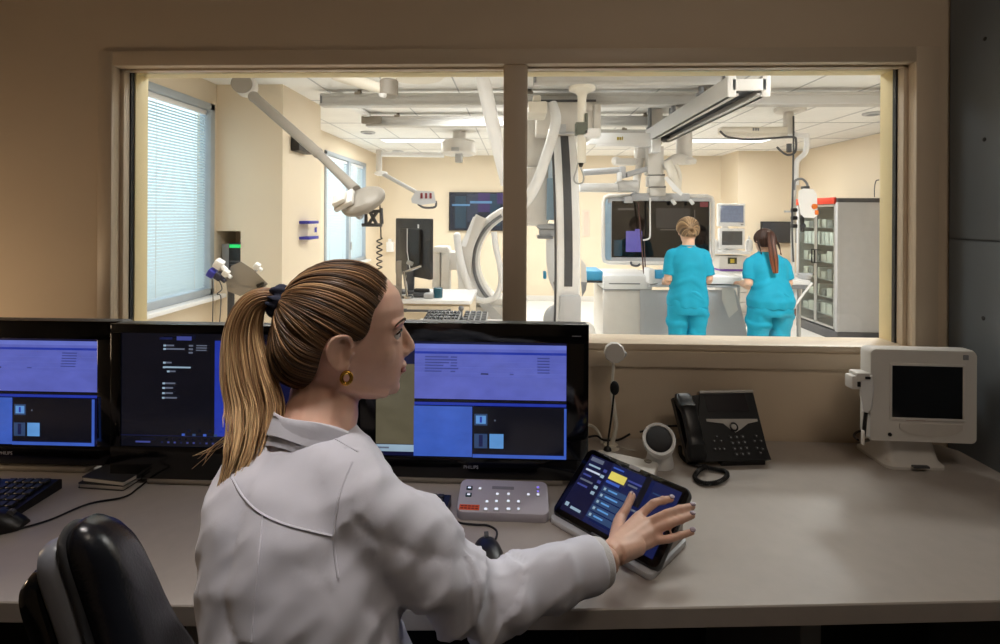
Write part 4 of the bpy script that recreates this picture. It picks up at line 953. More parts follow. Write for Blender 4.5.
def work_ui(left_strip, sp=.39):
    """the worklist programme both big screens show"""
    X0 = .205 if left_strip else 0.
    f = lambda u: X0 + (1 - X0) * u
    r = [(0, 0, 1, 1, 0)]
    if left_strip: r += [(0, .2, X0, .9, 8), (0, .905, X0, .965, 9), (.01, .925, .07, .94, 13), (f(.12), -.012, f(.2), .0, 10)]
    r += [(f(0), .02, f(1), .06, 11), (f(0), .06, f(1), .085, 1), (f(0), .085, f(1), .105, 2), (f(0), .105, f(1), .495, 1), (f(0), .5, f(1), .52, 4), (f(0), .525, f(1), .55, 2)]
    r += [(f(0), .30, f(1), .495, 11 if False else 1)]
    for k in range(6):
        y = .125 + k * .024
        r += [(f(.07), y, f(.07 + rnd.uniform(.1, .22)), y + .011, 7), (f(.24), y, f(.24 + rnd.uniform(.02, .06)), y + .011, 7), (f(.81), y, f(.89), y + .011, 7)]
        if k % 2: r += [(f(0), y + .018, f(1), y + .0195, 11)]
    r += [(f(.44), .262, f(.49), .272, 4), (f(.63), .262, f(.655), .272, 7)]
    g = lambda k: f(sp + (1 - sp) * k)
    r += [(f(0), .55, f(sp - .005), .985, 3), (g(0), .55, f(.985), .95, 4), (g(.016), .61, g(.156), .71, 6), (g(.033), .625, g(.14), .695, 5), (g(.074), .635, g(.098), .685, 2),
          (g(.18), .78, g(.33), .905, 5), (g(.016), .78, g(.156), .905, 6), (g(.066), .79, g(.107), .89, 15), (g(.23), .655, g(.246), .67, 13), (f(.985), .55, f(1), .985, 3), (g(0), .955, f(1), .985, 3)]
    return r
def dark_ui():
    r = [(0, 0, 1, 1, 4), (.42, .0, .5, 1, 15), (.44, .06, .56, .9, 2), (.56, .06, 1, .9, 0), (0, .9, 1, .905, 15)]
    r[1] = (.0, .0, .42, .9, 4)
    for k, (x, y, w_) in enumerate(((.2, .1, .05), (.2, .13, .1), (.2, .25, .04), (.2, .29, .13), (.22, .325, .04), (.2, .43, .06), (.2, .47, .05), (.2, .515, .05), (.2, .555, .07))):
        r.append((x, y, x + w_, y + .014, 13 if k != 3 else 9)); r.append((x + .0, y, x + .012, y + .016, 9))
    for k in range(3): r.append((.325, .095 + .03 * k, .345, .11 + .03 * k, 13)); r.append((.36, .095 + .02 * k, .41, .105 + .02 * k, 13))
    r += [(.19, .03, .25, .05, 15), (.27, .02, .34, .055, 7), (.08, .94, .15, .955, 7)]
    for k in range(9): r.append((.2 + .03 * k, .94, .21 + .03 * k, .955, 7 if k % 3 else 15))
    for k in range(4): r.append((.30 + .05 * k, .865, .315 + .05 * k, .885, 3 if k % 2 == 0 else 6))
    return r
def monitor(name, label, outer, screen, y, ui, logo, stand_w, group=None):
    x0, y0, x1, y1 = outer
    A = P((x0 + x1) / 2, y1, y=y); B = P((x0 + x1) / 2, y0, y=y)
    w = (P(x1, (y0 + y1) / 2, y=y) - P(x0, (y0 + y1) / 2, y=y)).x; h = B.z - A.z
    M = frame(A, (1, 0, 0), (0, 0, 1))
    t = thing(name, label, 'monitor', (A.x, y + .06, ZD), group)
    b = MB(); b.slab(w, h, .034, .008, .004, M @ Matrix.Translation((0, h / 2, -.035))); part('housing', b, M_char, t)
    u0, v0, u1, v1 = ((screen[0] - x0) / (x1 - x0), (screen[1] - y0) / (y1 - y0), (screen[2] - x0) / (x1 - x0), (screen[3] - y0) / (y1 - y0))
    # bezel ring
    b = MB()
    for (a0, b0, a1, b1) in ((0, 0, 1, v0), (0, v1, 1, 1), (0, v0, u0, v1), (u1, v0, 1, v1)):
        b.bb(a0 * w - w / 2, a1 * w - w / 2, h - b1 * h, h - b0 * h, -.002, .0035, .0012)
    b.v = [M @ v for v in b.v]; part('bezel', b, M_blackgl, t)
    sw, sh = (u1 - u0) * w, (v1 - v0) * h
    Ms = M @ Matrix.Translation(((u0 + u1) / 2 * w - w / 2, h - v1 * h, -.0005))
    part('screen', rects(Ms, sw, sh, ui, None), UI, t)
    if logo:
        part('maker_name', text_mb(logo, .0115, M @ Matrix.Translation((0, (1 - (466.5 - 323) / 155) * h, .004))), mat('logo_silver', 'A9ABB5', .4), t)
    b = MB(); b.bb(A.x - stand_w / 2, A.x + stand_w / 2, y - .005, y + .2, ZD + .0012, ZD + .014, .004); part('foot', b, M_tgrey, t)
    b = MB(); b.bb(A.x - .05, A.x + .05, y + .06, y + .1, ZD + .014, ZD + .3, .01); b.bb(A.x - .06, A.x + .06, y + .04, y + .07, ZD + .18, ZD + .3, .006); part('stand', b, M_char, t)
    return t, M, w, h
GM = 'desk monitors in a row'
t1, M1, w1, h1 = monitor('monitor', 'glossy black monitor in front of the woman with a blue worklist on it', (355, 323, 587, 478), (375, 342, 565, 457), 1.2, work_ui(True), 'PHILIPS', .45, GM)
b = MB(); b.box(M1 @ Vector((w1 / 2 - .03, h1 - .028, .004)), (.022, .001, .002)); part('corner_mark', b, M_mgrey, t1)
monitor('monitor', 'black monitor with a blue worklist, above the keyboard at the left end of the desk', (-107, 320, 121, 463), (-86, 338, 97, 444), 1.206, work_ui(False, .557), 'PHILIPS', .42, GM)
monitor('monitor', 'mostly dark monitor directly behind the ponytail', (110, 325, 346, 480), (120, 334, 334, 448), 1.165, dark_ui(), None, .4, GM)

# ---- keyboards and mice
def keyboard(label, corner, w, d, rot, mtop=M_black):
    """corner = back right corner on the desk"""
    M = Matrix.Translation((corner[0], corner[1], ZD)) @ Matrix.Rotation(rot, 4, 'Z')
    t = thing('keyboard', label, 'keyboard', M @ Vector((-w / 2, -d / 2, 0)), 'black keyboards')
    b = MB()
    prof = [(0, .0005), (-d, .0005), (-d, .010), (-d + .006, .014), (-.006, .026), (0, .022)]
    b.loft([[M @ Vector((x, y, z)) for y, z in prof] for x in (-w, 0)]); part('case', b, mtop, t)
    k = MB(); cols = 21; rows = 6
    for i in range(cols):
        for j in range(rows):
            if i == 15 and j == 5: continue
            x = -w + .012 + (w - .024) * (i + .5) / cols; y = -d + .012 + (d - .022) * (j + .5) / rows; z = .0145 + .012 * (y + d) / d
            k.box(M @ Vector((x, y, z + .003)), ((w - .024) / cols * .82, (d - .022) / rows * .8, .007), M.to_3x3() @ Euler((R(5), 0, 0)).to_matrix(), .0015, seg=1)
    part('keys', k, M_char, t)
    return t
keyboard('black keyboard at the left end of the desk', P(62, 481, z=ZD + .018)[:2], .44, .142, R(2))
keyboard('black keyboard half hidden by the woman\'s sleeve', (-.146, 1.11), .36, .1, R(-4))
def mouse(c, rot, label):
    M = Matrix.Translation((c[0], c[1], ZD)) @ Matrix.Rotation(rot, 4, 'Z')
    t = thing('mouse', label, 'mouse', (c[0], c[1], ZD), 'black mice')
    rings = []
    for k in range(13):
        q = k / 12; yy = -.055 + .11 * q; ww = .031 * math.sin(math.pi * (.12 + .8 * q)) ** .5; hh = .036 * math.sin(math.pi * (.08 + .86 * q)) ** .7
        rings.append([M @ Vector((ww * math.cos(a), yy, .001 + max(0, hh * math.sin(a)))) for a in [2 * math.pi * j / 20 for j in range(20)]])
    b = MB().loft(rings); part('body', b, M_black, t)
    b = MB(); b.cyl(M @ Vector((-.004, .03, .031)), M @ Vector((.004, .03, .031)), .007, n=14); part('wheel', b, M_dgrey, t)
    return M
def cord(pts, r, m, name, label, z=ZD):
    pts = [Vector((p[0], p[1], max(p[2], z + r + .0006))) for p in pts]
    h = MB(); h.tube(smoothpts(pts, 6), r, 8); return solo(name, h, m, label, 'cord')
mouse((-1.085, .985), R(-80), 'black mouse at the left edge of the desk')
mouse((P(488, 562, z=ZD).x, P(488, 562, z=ZD).y, 0), R(10), 'black mouse peeking out behind the white sleeve')
pt = lambda px, py, z=ZD + .003: P(px, py, z=z)
cord([pt(6, 532), pt(26, 527), pt(52, 519), pt(88, 504), pt(124, 497), pt(138, 488), pt(148, 480)], .0022, M_black, 'black_cord', 'thin black cord running from the left mouse under the dark monitor')
cord([pt(449, 514), pt(458, 522), pt(474, 524.5), pt(488, 525.5), pt(497, 532), pt(493, 545), pt(489, 549)], .0022, M_black, 'black_cord', 'thin black cord curling in front of the grey button box')
# ---- notebooks under the dark monitor
for k, (dz, lab, px) in enumerate(((0, 'dark-covered notebook lying lowest under the dark monitor', 0), (.0122, 'dark-covered notebook lying uppermost under the dark monitor', 3))):
    c = pt(114 + px, 483 - 0 * k); Mn = Matrix.Translation((c.x - .01, c.y + .02, ZD + .0006 + dz)) @ Matrix.Rotation(R(-4 - 4 * k), 4, 'Z')
    t = thing('notebook', lab, 'notebook', Mn.translation, 'notebooks under the monitor')
    b = MB(); b.slab(.116, .085, .0095, .003, .0005, Mn @ Matrix.Translation((0, 0, .001))); part('pages', b, M_offw, t)
    b = MB(); b.slab(.12, .09, .001, .004, 0, Mn); b.slab(.12, .09, .0012, .004, 0, Mn @ Matrix.Translation((0, 0, .0105))); part('cover', b, M_char, t)

# ---- grey button box
cA, cB = P(457, 524, z=ZD), P(549, 521, z=ZD); yb0 = (cA.y + cB.y) / 2 + .004; yb1 = P(503, 483, z=ZD + .03).y
xa_, xb_ = P(458, 505, z=ZD + .015).x, P(548.5, 505, z=ZD + .015).x
Lb = math.hypot(yb1 - yb0, .02); wb = xb_ - xa_
Mb = frame(((xa_ + xb_) / 2, (yb0 + yb1) / 2, ZD + .001), (1, -.02, 0), (0, yb1 - yb0, .02))
t = thing('button_box', 'grey sloping button box with lit keys and an orange label', 'control box', ((xa_ + xb_) / 2, (yb0 + yb1) / 2, ZD), )
b = MB(); b.slab(wb, Lb, .024, .016, .004, Mb @ Matrix.Translation((0, 0, .007)), n=8)
part('housing', b, mat('mauve_grey_plastic', 'BDB9C2', .45, var=.03), t)
b = MB(); b.slab(wb - .012, Lb - .012, .012, .012, .001, Matrix.Translation((Mb.translation.x, Mb.translation.y, ZD + .0005))); part('base', b, M_dgrey, t)
Mt = Mb @ Matrix.Translation((0, 0, .031)); nrm = (Mt.to_3x3() @ Vector((0, 0, 1))); Mti = Mt.inverted()
def locb(px, py): return Mti @ on(px, py, Mt.translation, nrm)
M_icon = glow('key_white', 'E8ECFF', 1.0); M_iconp = glow('key_violet', '8A7AF0', 1.0)
for (px, py, w_, m_) in ((480, 489, .006, 0), (497.3, 494.5, .006, 0), (508.5, 494.5, .006, 0), (487, 502, .006, 0), (496.5, 501.7, .006, 0), (508.3, 501.6, .006, 0), (518.5, 502, .006, 0), (485.7, 509.5, .007, 0), (496.3, 509.5, .008, 0), (508.4, 509.4, .008, 0), (518.5, 509.4, .005, 0), (528.3, 495, .006, 0), (538, 488, .006, 1), (538, 492, .005, 1), (538, 495, .006, 0)):
    c = locb(px, py); b = MB(); b.slab(w_ * 1.7, .010, .0022, .003, .0006, Mt @ Matrix.Translation((c.x, c.y, -.0005))); k_ = part('key', b, M_lgrey, t)
    b = MB(); b.slab(w_, .0055, .0006, .002, 0, Mt @ Matrix.Translation((c.x, c.y, .0017))); part('lit_symbol', b, (M_icon, M_iconp)[m_], k_)
for (px, py) in ((469.5, 488.2), (468.6, 495)):
    c = locb(px, py); b = MB(); b.slab(.014, .011, .002, .002, .0005, Mt @ Matrix.Translation((c.x, c.y, -.0003))); k_ = part('key', b, mat('dark_teal_key', '173A40', .4), t)
    b = MB(); b.slab(.007, .004, .0006, .001, 0, Mt @ Matrix.Translation((c.x, c.y, .0018))); part('lit_symbol', b, M_icon, k_)
c = locb(469.3, 507.3); b = MB(); b.slab(.044, .0145, .0006, .001, 0, Mt @ Matrix.Translation((c.x, c.y, 0))); 
for q in range(2):
    for j in range(5): b.box(Mt @ Vector((c.x - .016 + .008 * j, c.y + .003 - .006 * q, .0007)), (.006, .0022, .0004), Mt.to_3x3(), 0, 1)
part('warning_label', b, [mat('orange_label', 'F0602A', .5), mat('label_ink', '4A1A12', .6)], t)
c = locb(503, 488); b = MB(); b.slab(.05, .009, .0004, .001, 0, Mt @ Matrix.Translation((c.x, c.y, 0))); part('printed_panel', b, mat('dim_print', '8A8790', .5), t)

# ---- tablet on a sloping stand
tc = Vector((.2165, 1.034, 1.022)); xd = Vector((.72, -.69, 0)).normalized(); hp = Vector((.69, .72, 0)).normalized(); TL = R(33)
Mt2 = frame(tc, xd, hp * math.cos(TL) + Vector((0, 0, math.sin(TL))))
TW, TH = .252, .172
t = thing('tablet', 'big black tablet on a light sloping stand under the woman\'s hand', 'tablet', (tc.x, tc.y, ZD))
b = MB(); b.slab(TW, TH, .013, .017, .004, Mt2 @ Matrix.Translation((0, 0, -.013)), n=8); part('housing', b, M_char, t)
b = MB(); b.slab(TW - .006, TH - .006, .0012, .015, .0004, Mt2, n=8); part('front_glass', b, M_blackgl, t)
r = [(0, 0, 1, 1, 15), (0, 0, .27, 1, 0), (.02, .03, .17, .10, 13)]
for k in range(5): r.append((.03, .16 + .09 * k, .03 + (.14, .17, .1, .15, .12)[k], .19 + .09 * k, (9, 12, 7, 13, 7)[k])); r.append((.21, .15 + .1 * k, .25, .2 + .1 * k, (7, 9, 7, 9, 9)[k]))
r += [(.03, .86, .07, .92, 9), (.10, .89, .22, .93, 9), (.3, .14, .48, .27, 14), (.3, .06, .42, .085, 3), (.3, .3, .45, .34, 3), (.5, .16, .66, .19, 7), (.52, .22, .62, .25, 13)]
for k in range(5): r += [(.3, .40 + .11 * k, .62, .49 + .11 * k, 6), (.32, .425 + .11 * k, .345, .465 + .11 * k, 9), (.37, .43 + .11 * k, .37 + (.1, .14, .09, .12, .1)[k], .455 + .11 * k, 5)]
r += [(.66, 0, .72, .5, 4), (.66, .55, .95, .58, 13), (.78, .2, .95, .22, 6), (.74, .7, .8, .78, 5), (.84, .7, .9, .78, 7)]
part('screen', rects(Mt2 @ Matrix.Translation((0, -TH / 2 + .015, .0012)), TW - .034, TH - .03, r, None), UI, t)
b = MB(); b.slab(.026, .009, .002, .003, .0005, Mt2 @ Matrix.Translation((-.002, TH / 2 - .006, .001))); part('camera_clip', b, M_lgrey, t)
# stand: a low base plate and a wedge under the tablet
Mf = frame((tc.x, tc.y, ZD + .0006), xd, hp)
b = MB(); fy = -TH / 2 * math.cos(TL); by = .062
b.slab(TW - .012, by - fy + .014, .012, .012, .003, Mf @ Matrix.Translation((0, (fy + by) / 2 - .006, 0))); part('base_plate', b, M_lgrey, t)
zf = (tc.z - TH / 2 * math.sin(TL)) - ZD - .014; zb2 = (tc.z + (by / math.cos(TL) - .012) * math.sin(TL)) - ZD - .018
b = MB(); b.loft([[Mf @ Vector((x, y, z)) for y, z in ((fy + .004, .0125), (by - .01, .0125), (by - .01, zb2 - .006), (fy + .004, max(.014, zf - .004)))] for x in (-TW / 2 + .012, TW / 2 - .012)]); part('wedge', b, mat('warm_grey_stand', 'A49C94', .45, var=.03), t)
b = MB(); b.bb(-.02, .02, fy - .002, fy + .004, .006, .02, .002); b.v = [Mf @ v for v in b.v]; part('latch', b, M_dgrey, t)

# ---- white intercom with gooseneck microphone
ic = P(631, 461, z=ZD + .026); Mi = Matrix.Translation((ic.x - .022, ic.y - .016, ZD + .0006)) @ Matrix.Rotation(R(-24), 4, 'Z')
t = thing('intercom', 'flat white intercom box with a thin black gooseneck microphone', 'intercom', (ic.x, ic.y, ZD))
b = MB(); b.slab(.156, .098, .026, .008, .003, Mi); part('housing', b, M_offw, t)
b = MB(); c = Mi.inverted() @ P(626, 449, z=ZD + .026); b.slab(.04, .006, .0006, .003, 0, Mi @ Matrix.Translation((c.x, c.y, .0262))); 
for q in (-.02, .02): b.cyl(Mi @ Vector((c.x + q, c.y, .0262)), Mi @ Vector((c.x + q, c.y, .027)), .006, n=14)
part('slot', b, M_tgrey, t)
b = MB(); c = Mi.inverted() @ P(648, 462, z=ZD + .026); b.lathe([(0, .0262), (.008, .0262), (.01, .028), (.008, .0285), (.006, .0275), (0, .0275)], Mi @ Vector((c.x, c.y, 0)), n=20); part('button', b, M_tgrey, t)
g0 = P(607.5, 449.5, z=ZD + .028)
b = MB(); b.lathe([(0, 0), (.011, 0), (.009, .006), (.004, .01), (0, .01)], (g0.x, g0.y, ZD + .0265), n=18); gy = g0.y
b.tube(smoothpts([g0, P(608.5, 438, y=gy), P(611, 420, y=gy), P(612.5, 408, y=gy), P(614, 393, y=gy)], 6), .0028, 8); part('gooseneck', b, M_black, t)
b = MB(); c = P(614.6, 388, y=gy); b.ball(c, (.0125, .0125, .019), 16); part('foam_head', b, mat('black_foam', '1A1A1C', .9, bump=.3, bscale=400), t)

# ---- white disc on a stalk
yk2 = 1.40
t = thing('stalk_sensor', 'round white sensor on a thin stalk below the window sill', 'sensor', (P(612, 440, y=yk2).x, yk2, ZD))
dc = P(614.5, 352.5, y=yk2); rad = .0295
b = MB(); b.lathe([(0, -.012), (rad * .86, -.012), (rad, -.006), (rad, .006), (rad * .9, .012), (0, .013)], dc, (-.12, -1, .12), n=10); part('disc', b, M_offw, t)
b = MB(); b.box(dc + Vector((.026, 0, -.004)), (.014, .014, .016), (0, R(30), 0), .003); part('side_lug', b, M_lgrey, t)
b = MB(); b.tube(smoothpts([dc + Vector((-.002, .004, -.02)), P(613, 372, y=yk2), P(612, 392, y=yk2), P(614, 410, y=yk2), P(616, 426, y=yk2), P(613, 440, y=yk2), P(611, 448, y=yk2)], 6), [.004] * 12 + [.0065] * 25, 10); part('stalk', b, M_warmw, t)
b = MB(); c = P(611, 447, y=yk2); b.lathe([(0, 0), (.022, 0), (.02, .01), (0, .012)], (c.x, yk2, ZD + .0006), n=20); part('foot', b, M_warmw, t)

# ---- round white desk camera
t = thing('desk_camera', 'round white desk camera with a dark grey face', 'camera', P(658, 470, z=ZD))
fc = P(659, 438.5, y=1.28); ax_ = Vector((-.2, -.72, .66)).normalized()
b = MB(); b.lathe([(0, -.075), (.02, -.074), (.034, -.06), (.040, -.03), (.0415, -.004), (.040, 0), (.034, -.001), (.033, -.005), (0, -.005)], fc, ax_, n=36); part('housing', b, M_white, t)
b = MB(); b.lathe([(0, .0005), (.026, .0003), (.031, -.002), (.0325, -.0045), (0, -.0045)], fc, ax_, n=36); part('face', b, mat('graphite_mesh', '2B2B2E', .6, bump=.4, bscale=700), t)
b = MB(); bc = fc - ax_ * .04; b.lathe([(0, 0), (.036, 0), (.036, .006), (.033, .02), (.03, max(.02, bc.z - ZD - .02)), (0, bc.z - ZD - .018)], (bc.x + .004, bc.y + .006, ZD + .0006), n=28); part('stand', b, M_white, t)
cord([P(640, 432, y=1.43), P(655, 428, y=1.44), P(668, 426, y=1.44), P(682, 426, y=1.43)], .003, M_black, 'black_cord', 'black cord along the wall between sensor stalk and telephone')
cord([P(588, 437, y=1.42), P(597, 436, y=1.43), P(604, 440, y=1.42), P(618, 440, y=1.40 + .04), P(630, 434, y=1.43)], .003, M_black, 'black_cord', 'black cord emerging beside the right edge of the worklist monitor')
cord([P(585, 424, y=1.44), P(594, 427, y=1.44), P(600, 435, y=1.43), P(602, 446, y=1.42)], .004, M_warmw, 'cream_cord', 'cream cord dropping behind the intercom box')

# ---- desk telephone
pb = Vector((P(735, 461, z=ZD).x - .002, 1.318, ZD)); xd3 = Vector((1, .10, 0)).normalized(); hp3 = Vector((-.10, 1, 0)).normalized(); TL3 = R(56)
Mp = frame(pb + Vector((0, 0, .012)), xd3, hp3 * math.cos(TL3) + Vector((0, 0, math.sin(TL3))))
PH = .175
nP = Mp.to_3x3() @ Vector((0, 0, 1)); Mpi = Mp.inverted()
def locp(px, py): return Mpi @ on(px, py, Mp @ Vector((0, 0, .012)), nP)
c_bl, c_br, c_tl, c_tr = locp(697, 461), locp(771, 458.5), locp(699, 389), locp(752, 389)
t = thing('telephone', 'black desk telephone with a handset and a silver strip below its display', 'telephone', pb)
b = MB()
o4 = [(c_bl.x, 0), (c_br.x, 0), (c_br.x - .002, .03), (c_tr.x, PH), (c_tl.x, PH)]
b.loft([[Mp @ Vector((x, y, z)) for x, y in o4] for z in (-.012, .009, .012)]); part('body', b, M_black, t)
b = MB(); cx3 = (c_tl.x + c_tr.x) / 2; fy3 = hp3
b.loft([[Vector(pb) + xd3 * (cx3 + s_ * .06) + hp3 * y + Vector((0, 0, z + .0006)) for y, z in ((.0, 0), (.098, 0), (.098, .1), (.05, .05), (.0, .012))] for s_ in (-1, 1)]); part('foot', b, M_black, t)
b = MB(); b.bb(c_tl.x - .001, c_tr.x + .001, PH - .004, PH + .004, -.01, .0135, .002); b.v = [Mp @ v for v in b.v]; part('silver_top', b, mat('phone_silver', 'B4B0AA', .35), t)
s0, s1 = locp(708, 412), locp(744, 394)
b = MB(); b.bb(s0.x, s1.x, s0.y, s1.y, .0122, .0132); b.v = [Mp @ v for v in b.v]; part('display', b, mat('phone_display', '2A2628', .12), t)
st3 = [locp(*q) for q in ((706, 419), (757, 419), (757.5, 421.5), (748, 423.5), (741, 429), (735.5, 432.5), (730, 429), (723, 423.5), (706.5, 421.5))]
b = MB(); b.loft([[Mp @ Vector((q.x, q.y, z)) for q in st3] for z in (.012, .0138)]); part('silver_strip', b, mat('phone_silver', 'B4B0AA', .35), t)
rc = locp(733.5, 427); b = MB(); b.lathe([(0, .0142), (.0075, .0142), (.0085, .0165), (.0115, .016), (.0118, .0136), (0, .0136)], n=28); b.v = [Mp @ (v + Vector((rc.x, rc.y, 0))) for v in b.v]; b.m = [0] * len(b.m); part('round_key', b, M_black, t)
b = MB(); b.lathe([(0, .0168), (.007, .0162), (.0074, .0145), (0, .0145)], n=24); b.v = [Mp @ (v + Vector((rc.x, rc.y, 0))) for v in b.v]; part('centre_key', b, MATS['phone_silver'], t)
k0, k1 = locp(730.5, 437), locp(749.5, 455)
for i in range(3):
    for j in range(4):
        c = locp(lerp(730.5, 742.5, i / 2) + j * 2.0, lerp(437.5, 454.5, j / 3) - i * .4)
        b = MB(); b.slab(.0105, .0085, .003, .003, .0008, Mp @ Matrix.Translation((c.x, c.y, .0115))); kk = part('key', b, M_char, t)
        b = MB(); b.slab(.0022, .0036, .0004, .0004, 0, Mp @ Matrix.Translation((c.x, c.y, .0146))); part('digit', b, M_lgrey, kk)
for (px, py) in ((716.5, 436.5), (714, 441), (721, 441), (756, 436), (754.5, 441), (761, 441), (757, 448), (762.5, 449), (760.5, 453), (715, 449), (719.5, 449), (724, 449)):
    c = locp(px, py); b = MB(); b.slab(.0085, .0075, .003, .0035, .0008, Mp @ Matrix.Translation((c.x, c.y, .0115))); kk = part('key', b, M_char, t)
    b = MB(); b.slab(.0028, .0022, .0004, .0006, 0, Mp @ Matrix.Translation((c.x, c.y, .0146))); part('symbol', b, M_lgrey, kk)
# handset on its cradle
hl0 = locp(699, 455); hl1 = locp(687, 393)
hx = hl1.x + .004
b = MB(); b.loft([[Mp @ Vector((x, y, z)) for x, y in ((hx - .04, .0), (c_bl.x + .002, 0), (c_tl.x + .002, PH - .005), (hx - .045, PH - .012))] for z in (-.012, .006)]); part('cradle', b, M_black, t)
rings = []
for k in range(15):
    q = k / 14; y = .0 + (PH - .004) * q; arch = .016 + .016 * math.sin(math.pi * q) + (.0 if .2 < q < .8 else -.004)
    ww = .021 if .22 < q < .78 else .0245; th = .011 if .22 < q < .78 else .017
    if k in (0, 14): ww *= .8; th *= .6
    rings.append([Mp @ Vector((hx - .019 + ww * (1 if math.cos(a) > 0 else -1) * abs(math.cos(a)) ** .5, y, arch + th * (1 if math.sin(a) > 0 else -1) * abs(math.sin(a)) ** .6)) for a in [2 * math.pi * j / 20 for j in range(20)]])
part('handset', MB().loft(rings), M_black, t)
h = MB(); base = [P(680, 447, z=ZD + .02), P(681, 455, z=ZD + .008), P(688, 462, z=ZD + .006), P(700, 466, z=ZD + .006), P(714, 469, z=ZD + .007), P(725, 471, z=ZD + .007), P(727, 476, z=ZD + .007), P(718, 482, z=ZD + .007), P(704, 483, z=ZD + .007), P(695, 478, z=ZD + .007), P(698, 471, z=ZD + .012), P(706, 466, z=ZD + .016)]
path = smoothpts(base, 14); cpts = []
for i, p in enumerate(path):
    for s_ in range(4):
        q = p.lerp(path[min(i + 1, len(path) - 1)], s_ / 4); a = (i * 4 + s_) * .9
        tdir = (path[min(i + 1, len(path) - 1)] - path[max(i - 1, 0)]).normalized(); u = tdir.cross(Vector((0, 0, 1))).normalized()
        cpts.append(q + u * .0042 * math.cos(a) + Vector((0, 0, .0042 * math.sin(a))))
cpts = [Vector((p.x, p.y, max(p.z, ZD + .0022))) for p in cpts]
h.tube(cpts, .0017, 6); part('coiled_cord', h, M_black, t)

# ---- old white monitor with a hand scanner on its side
ym3 = 1.30
A3 = P(923, 443, y=ym3); w3 = P(976, 400, y=ym3).x - P(871, 400, y=ym3).x; h3 = P(923, 350, y=ym3).z - A3.z
M3 = frame(A3, (1, -.035, 0), (0, 0, 1))
t = thing('old_monitor', 'thick white old-style monitor with a black screen at the right end of the desk', 'monitor', (A3.x, ym3 + .06, ZD))
b = MB(); rings = []
for z, sx, sy in ((-.115, .62, .66), (-.09, .72, .78), (-.045, .96, .97), (-.03, 1.0, 1.0), (-.006, 1.0, 1.0), (0, .985, .98)):
    ring = []
    for x, y in rrect(w3 * sx, h3 * sy, .012, 5):
        ring.append(M3 @ Vector((x, y + h3 / 2 + (.006 * (1 - (2 * x / w3) ** 2) if y > 0 else 0), z)))
    rings.append(ring)
b.loft(rings); part('housing', b, M_offw, t)
u0, u1 = (892.5 - 871) / 105 - .5, (961.5 - 871) / 105 - .5; v0, v1 = (443 - 418) / 93, (443 - 366) / 93
b = MB(); b.bb(u0 * w3, u1 * w3, v0 * h3, v1 * h3, -.002, .0006); b.v = [M3 @ v for v in b.v]; part('screen', b, M_blackgl, t)
b = MB()
for (a0, b0, a1, b1) in ((u0 - .02, v0 - .025, u1 + .02, v0), (u0 - .02, v1, u1 + .02, v1 + .025), (u0 - .02, v0, u0, v1), (u1, v0, u1 + .02, v1)): b.bb(a0 * w3, a1 * w3, b0 * h3, b1 * h3, -.002, .003, .001)
b.v = [M3 @ v for v in b.v]; part('screen_surround', b, M_offw, t)
b = MB(); b.bb(-.16 * w3, .02 * w3, .238 * h3, .258 * h3, -.001, .0008); b.v = [M3 @ v for v in b.v]; part('red_mark', b, mat('dull_red_print', '8A3A34', .5), t)
b = MB(); b.bb(.04 * w3, .22 * w3, .243 * h3, .253 * h3, -.001, .0008); b.v = [M3 @ v for v in b.v]; part('grey_mark', b, mat('grey_print', '8A8580', .5), t)
b = MB(); b.loft([[M3 @ Vector((x * w3, y * h3, z)) for x, y in ((-.22, .21), (.36, .21), (.36, .15), (.26, .09), (.07, .065), (-.12, .09), (-.22, .15))] for z in (-.001, .002)]); part('lower_flap', b, mat('flap_white', 'D0CBC4', .5), t)
b = MB(); c = M3 @ Vector((-.31 * w3, .08 * h3, 0)); b.lathe([(0, .003), (.004, .003), (.005, 0), (0, 0)], c, M3.to_3x3() @ Vector((0, 0, 1)), n=16); part('knob', b, M_black, t)
b = MB(); c = M3 @ Vector((.39 * w3, .93 * h3, 0)); b.box(c, (.013, .003, .013), M3.to_3x3() @ Euler((R(90), 0, 0)).to_matrix(), .001); part('badge', b, M_mgrey, t)
b = MB(); bz = A3.z - ZD
b.loft([[Vector((A3.x + x, ym3 + .08 + y, ZD + z)) for x, y in rrect(*wh, .02, 5)] for wh, z in (((.155, .13), .0006), ((.155, .13), .008), ((.14, .11), .016), ((.12, .07), bz + .004))]); part('foot', b, M_offw, t)
b = MB(); b.bb(A3.x - .02, A3.x + .02, ym3 + .002, ym3 + .012, ZD + .011, ZD + .0165, .001); part('foot_slot', b, M_dgrey, t)
# scanner
ysn = 1.285
t = thing('hand_scanner', 'white hand scanner hooked onto the left side of the old monitor', 'scanner', P(866, 410, y=ysn))
def sp(px, py, y=ysn): return P(px, py, y=y)
b = MB(); b.loft([[P(x, y_, y=ysn + d) for x, y_ in pts] for pts, d in (([(862, 378), (871, 378), (873, 390), (871, 408), (868, 412), (864, 411), (861, 395)], -.002), ([(859.5, 375), (872.5, 375), (874, 390), (872, 409), (868, 413), (862.5, 412), (859.5, 395)], .004), ([(859.5, 375), (872.5, 375), (874, 390), (872, 409), (868, 413), (862.5, 412), (859.5, 395)], .024), ([(862, 378), (871, 378), (873, 390), (871, 408), (868, 412), (864, 411), (861, 395)], .03))]); part('grip', b, M_white, t)
b = MB(); b.pbox(852, 376, 862, 390, ysn - .002, .03, .005); b.pbox(857, 373, 871, 381, ysn - .004, .034, .004); part('head', b, M_offw, t)
b = MB(); b.pbox(858, 382, 861, 387, ysn - .0045, .004, .001); b.pbox(866, 377, 871, 379.5, ysn - .007, .006, .001); part('window', b, M_black, t)
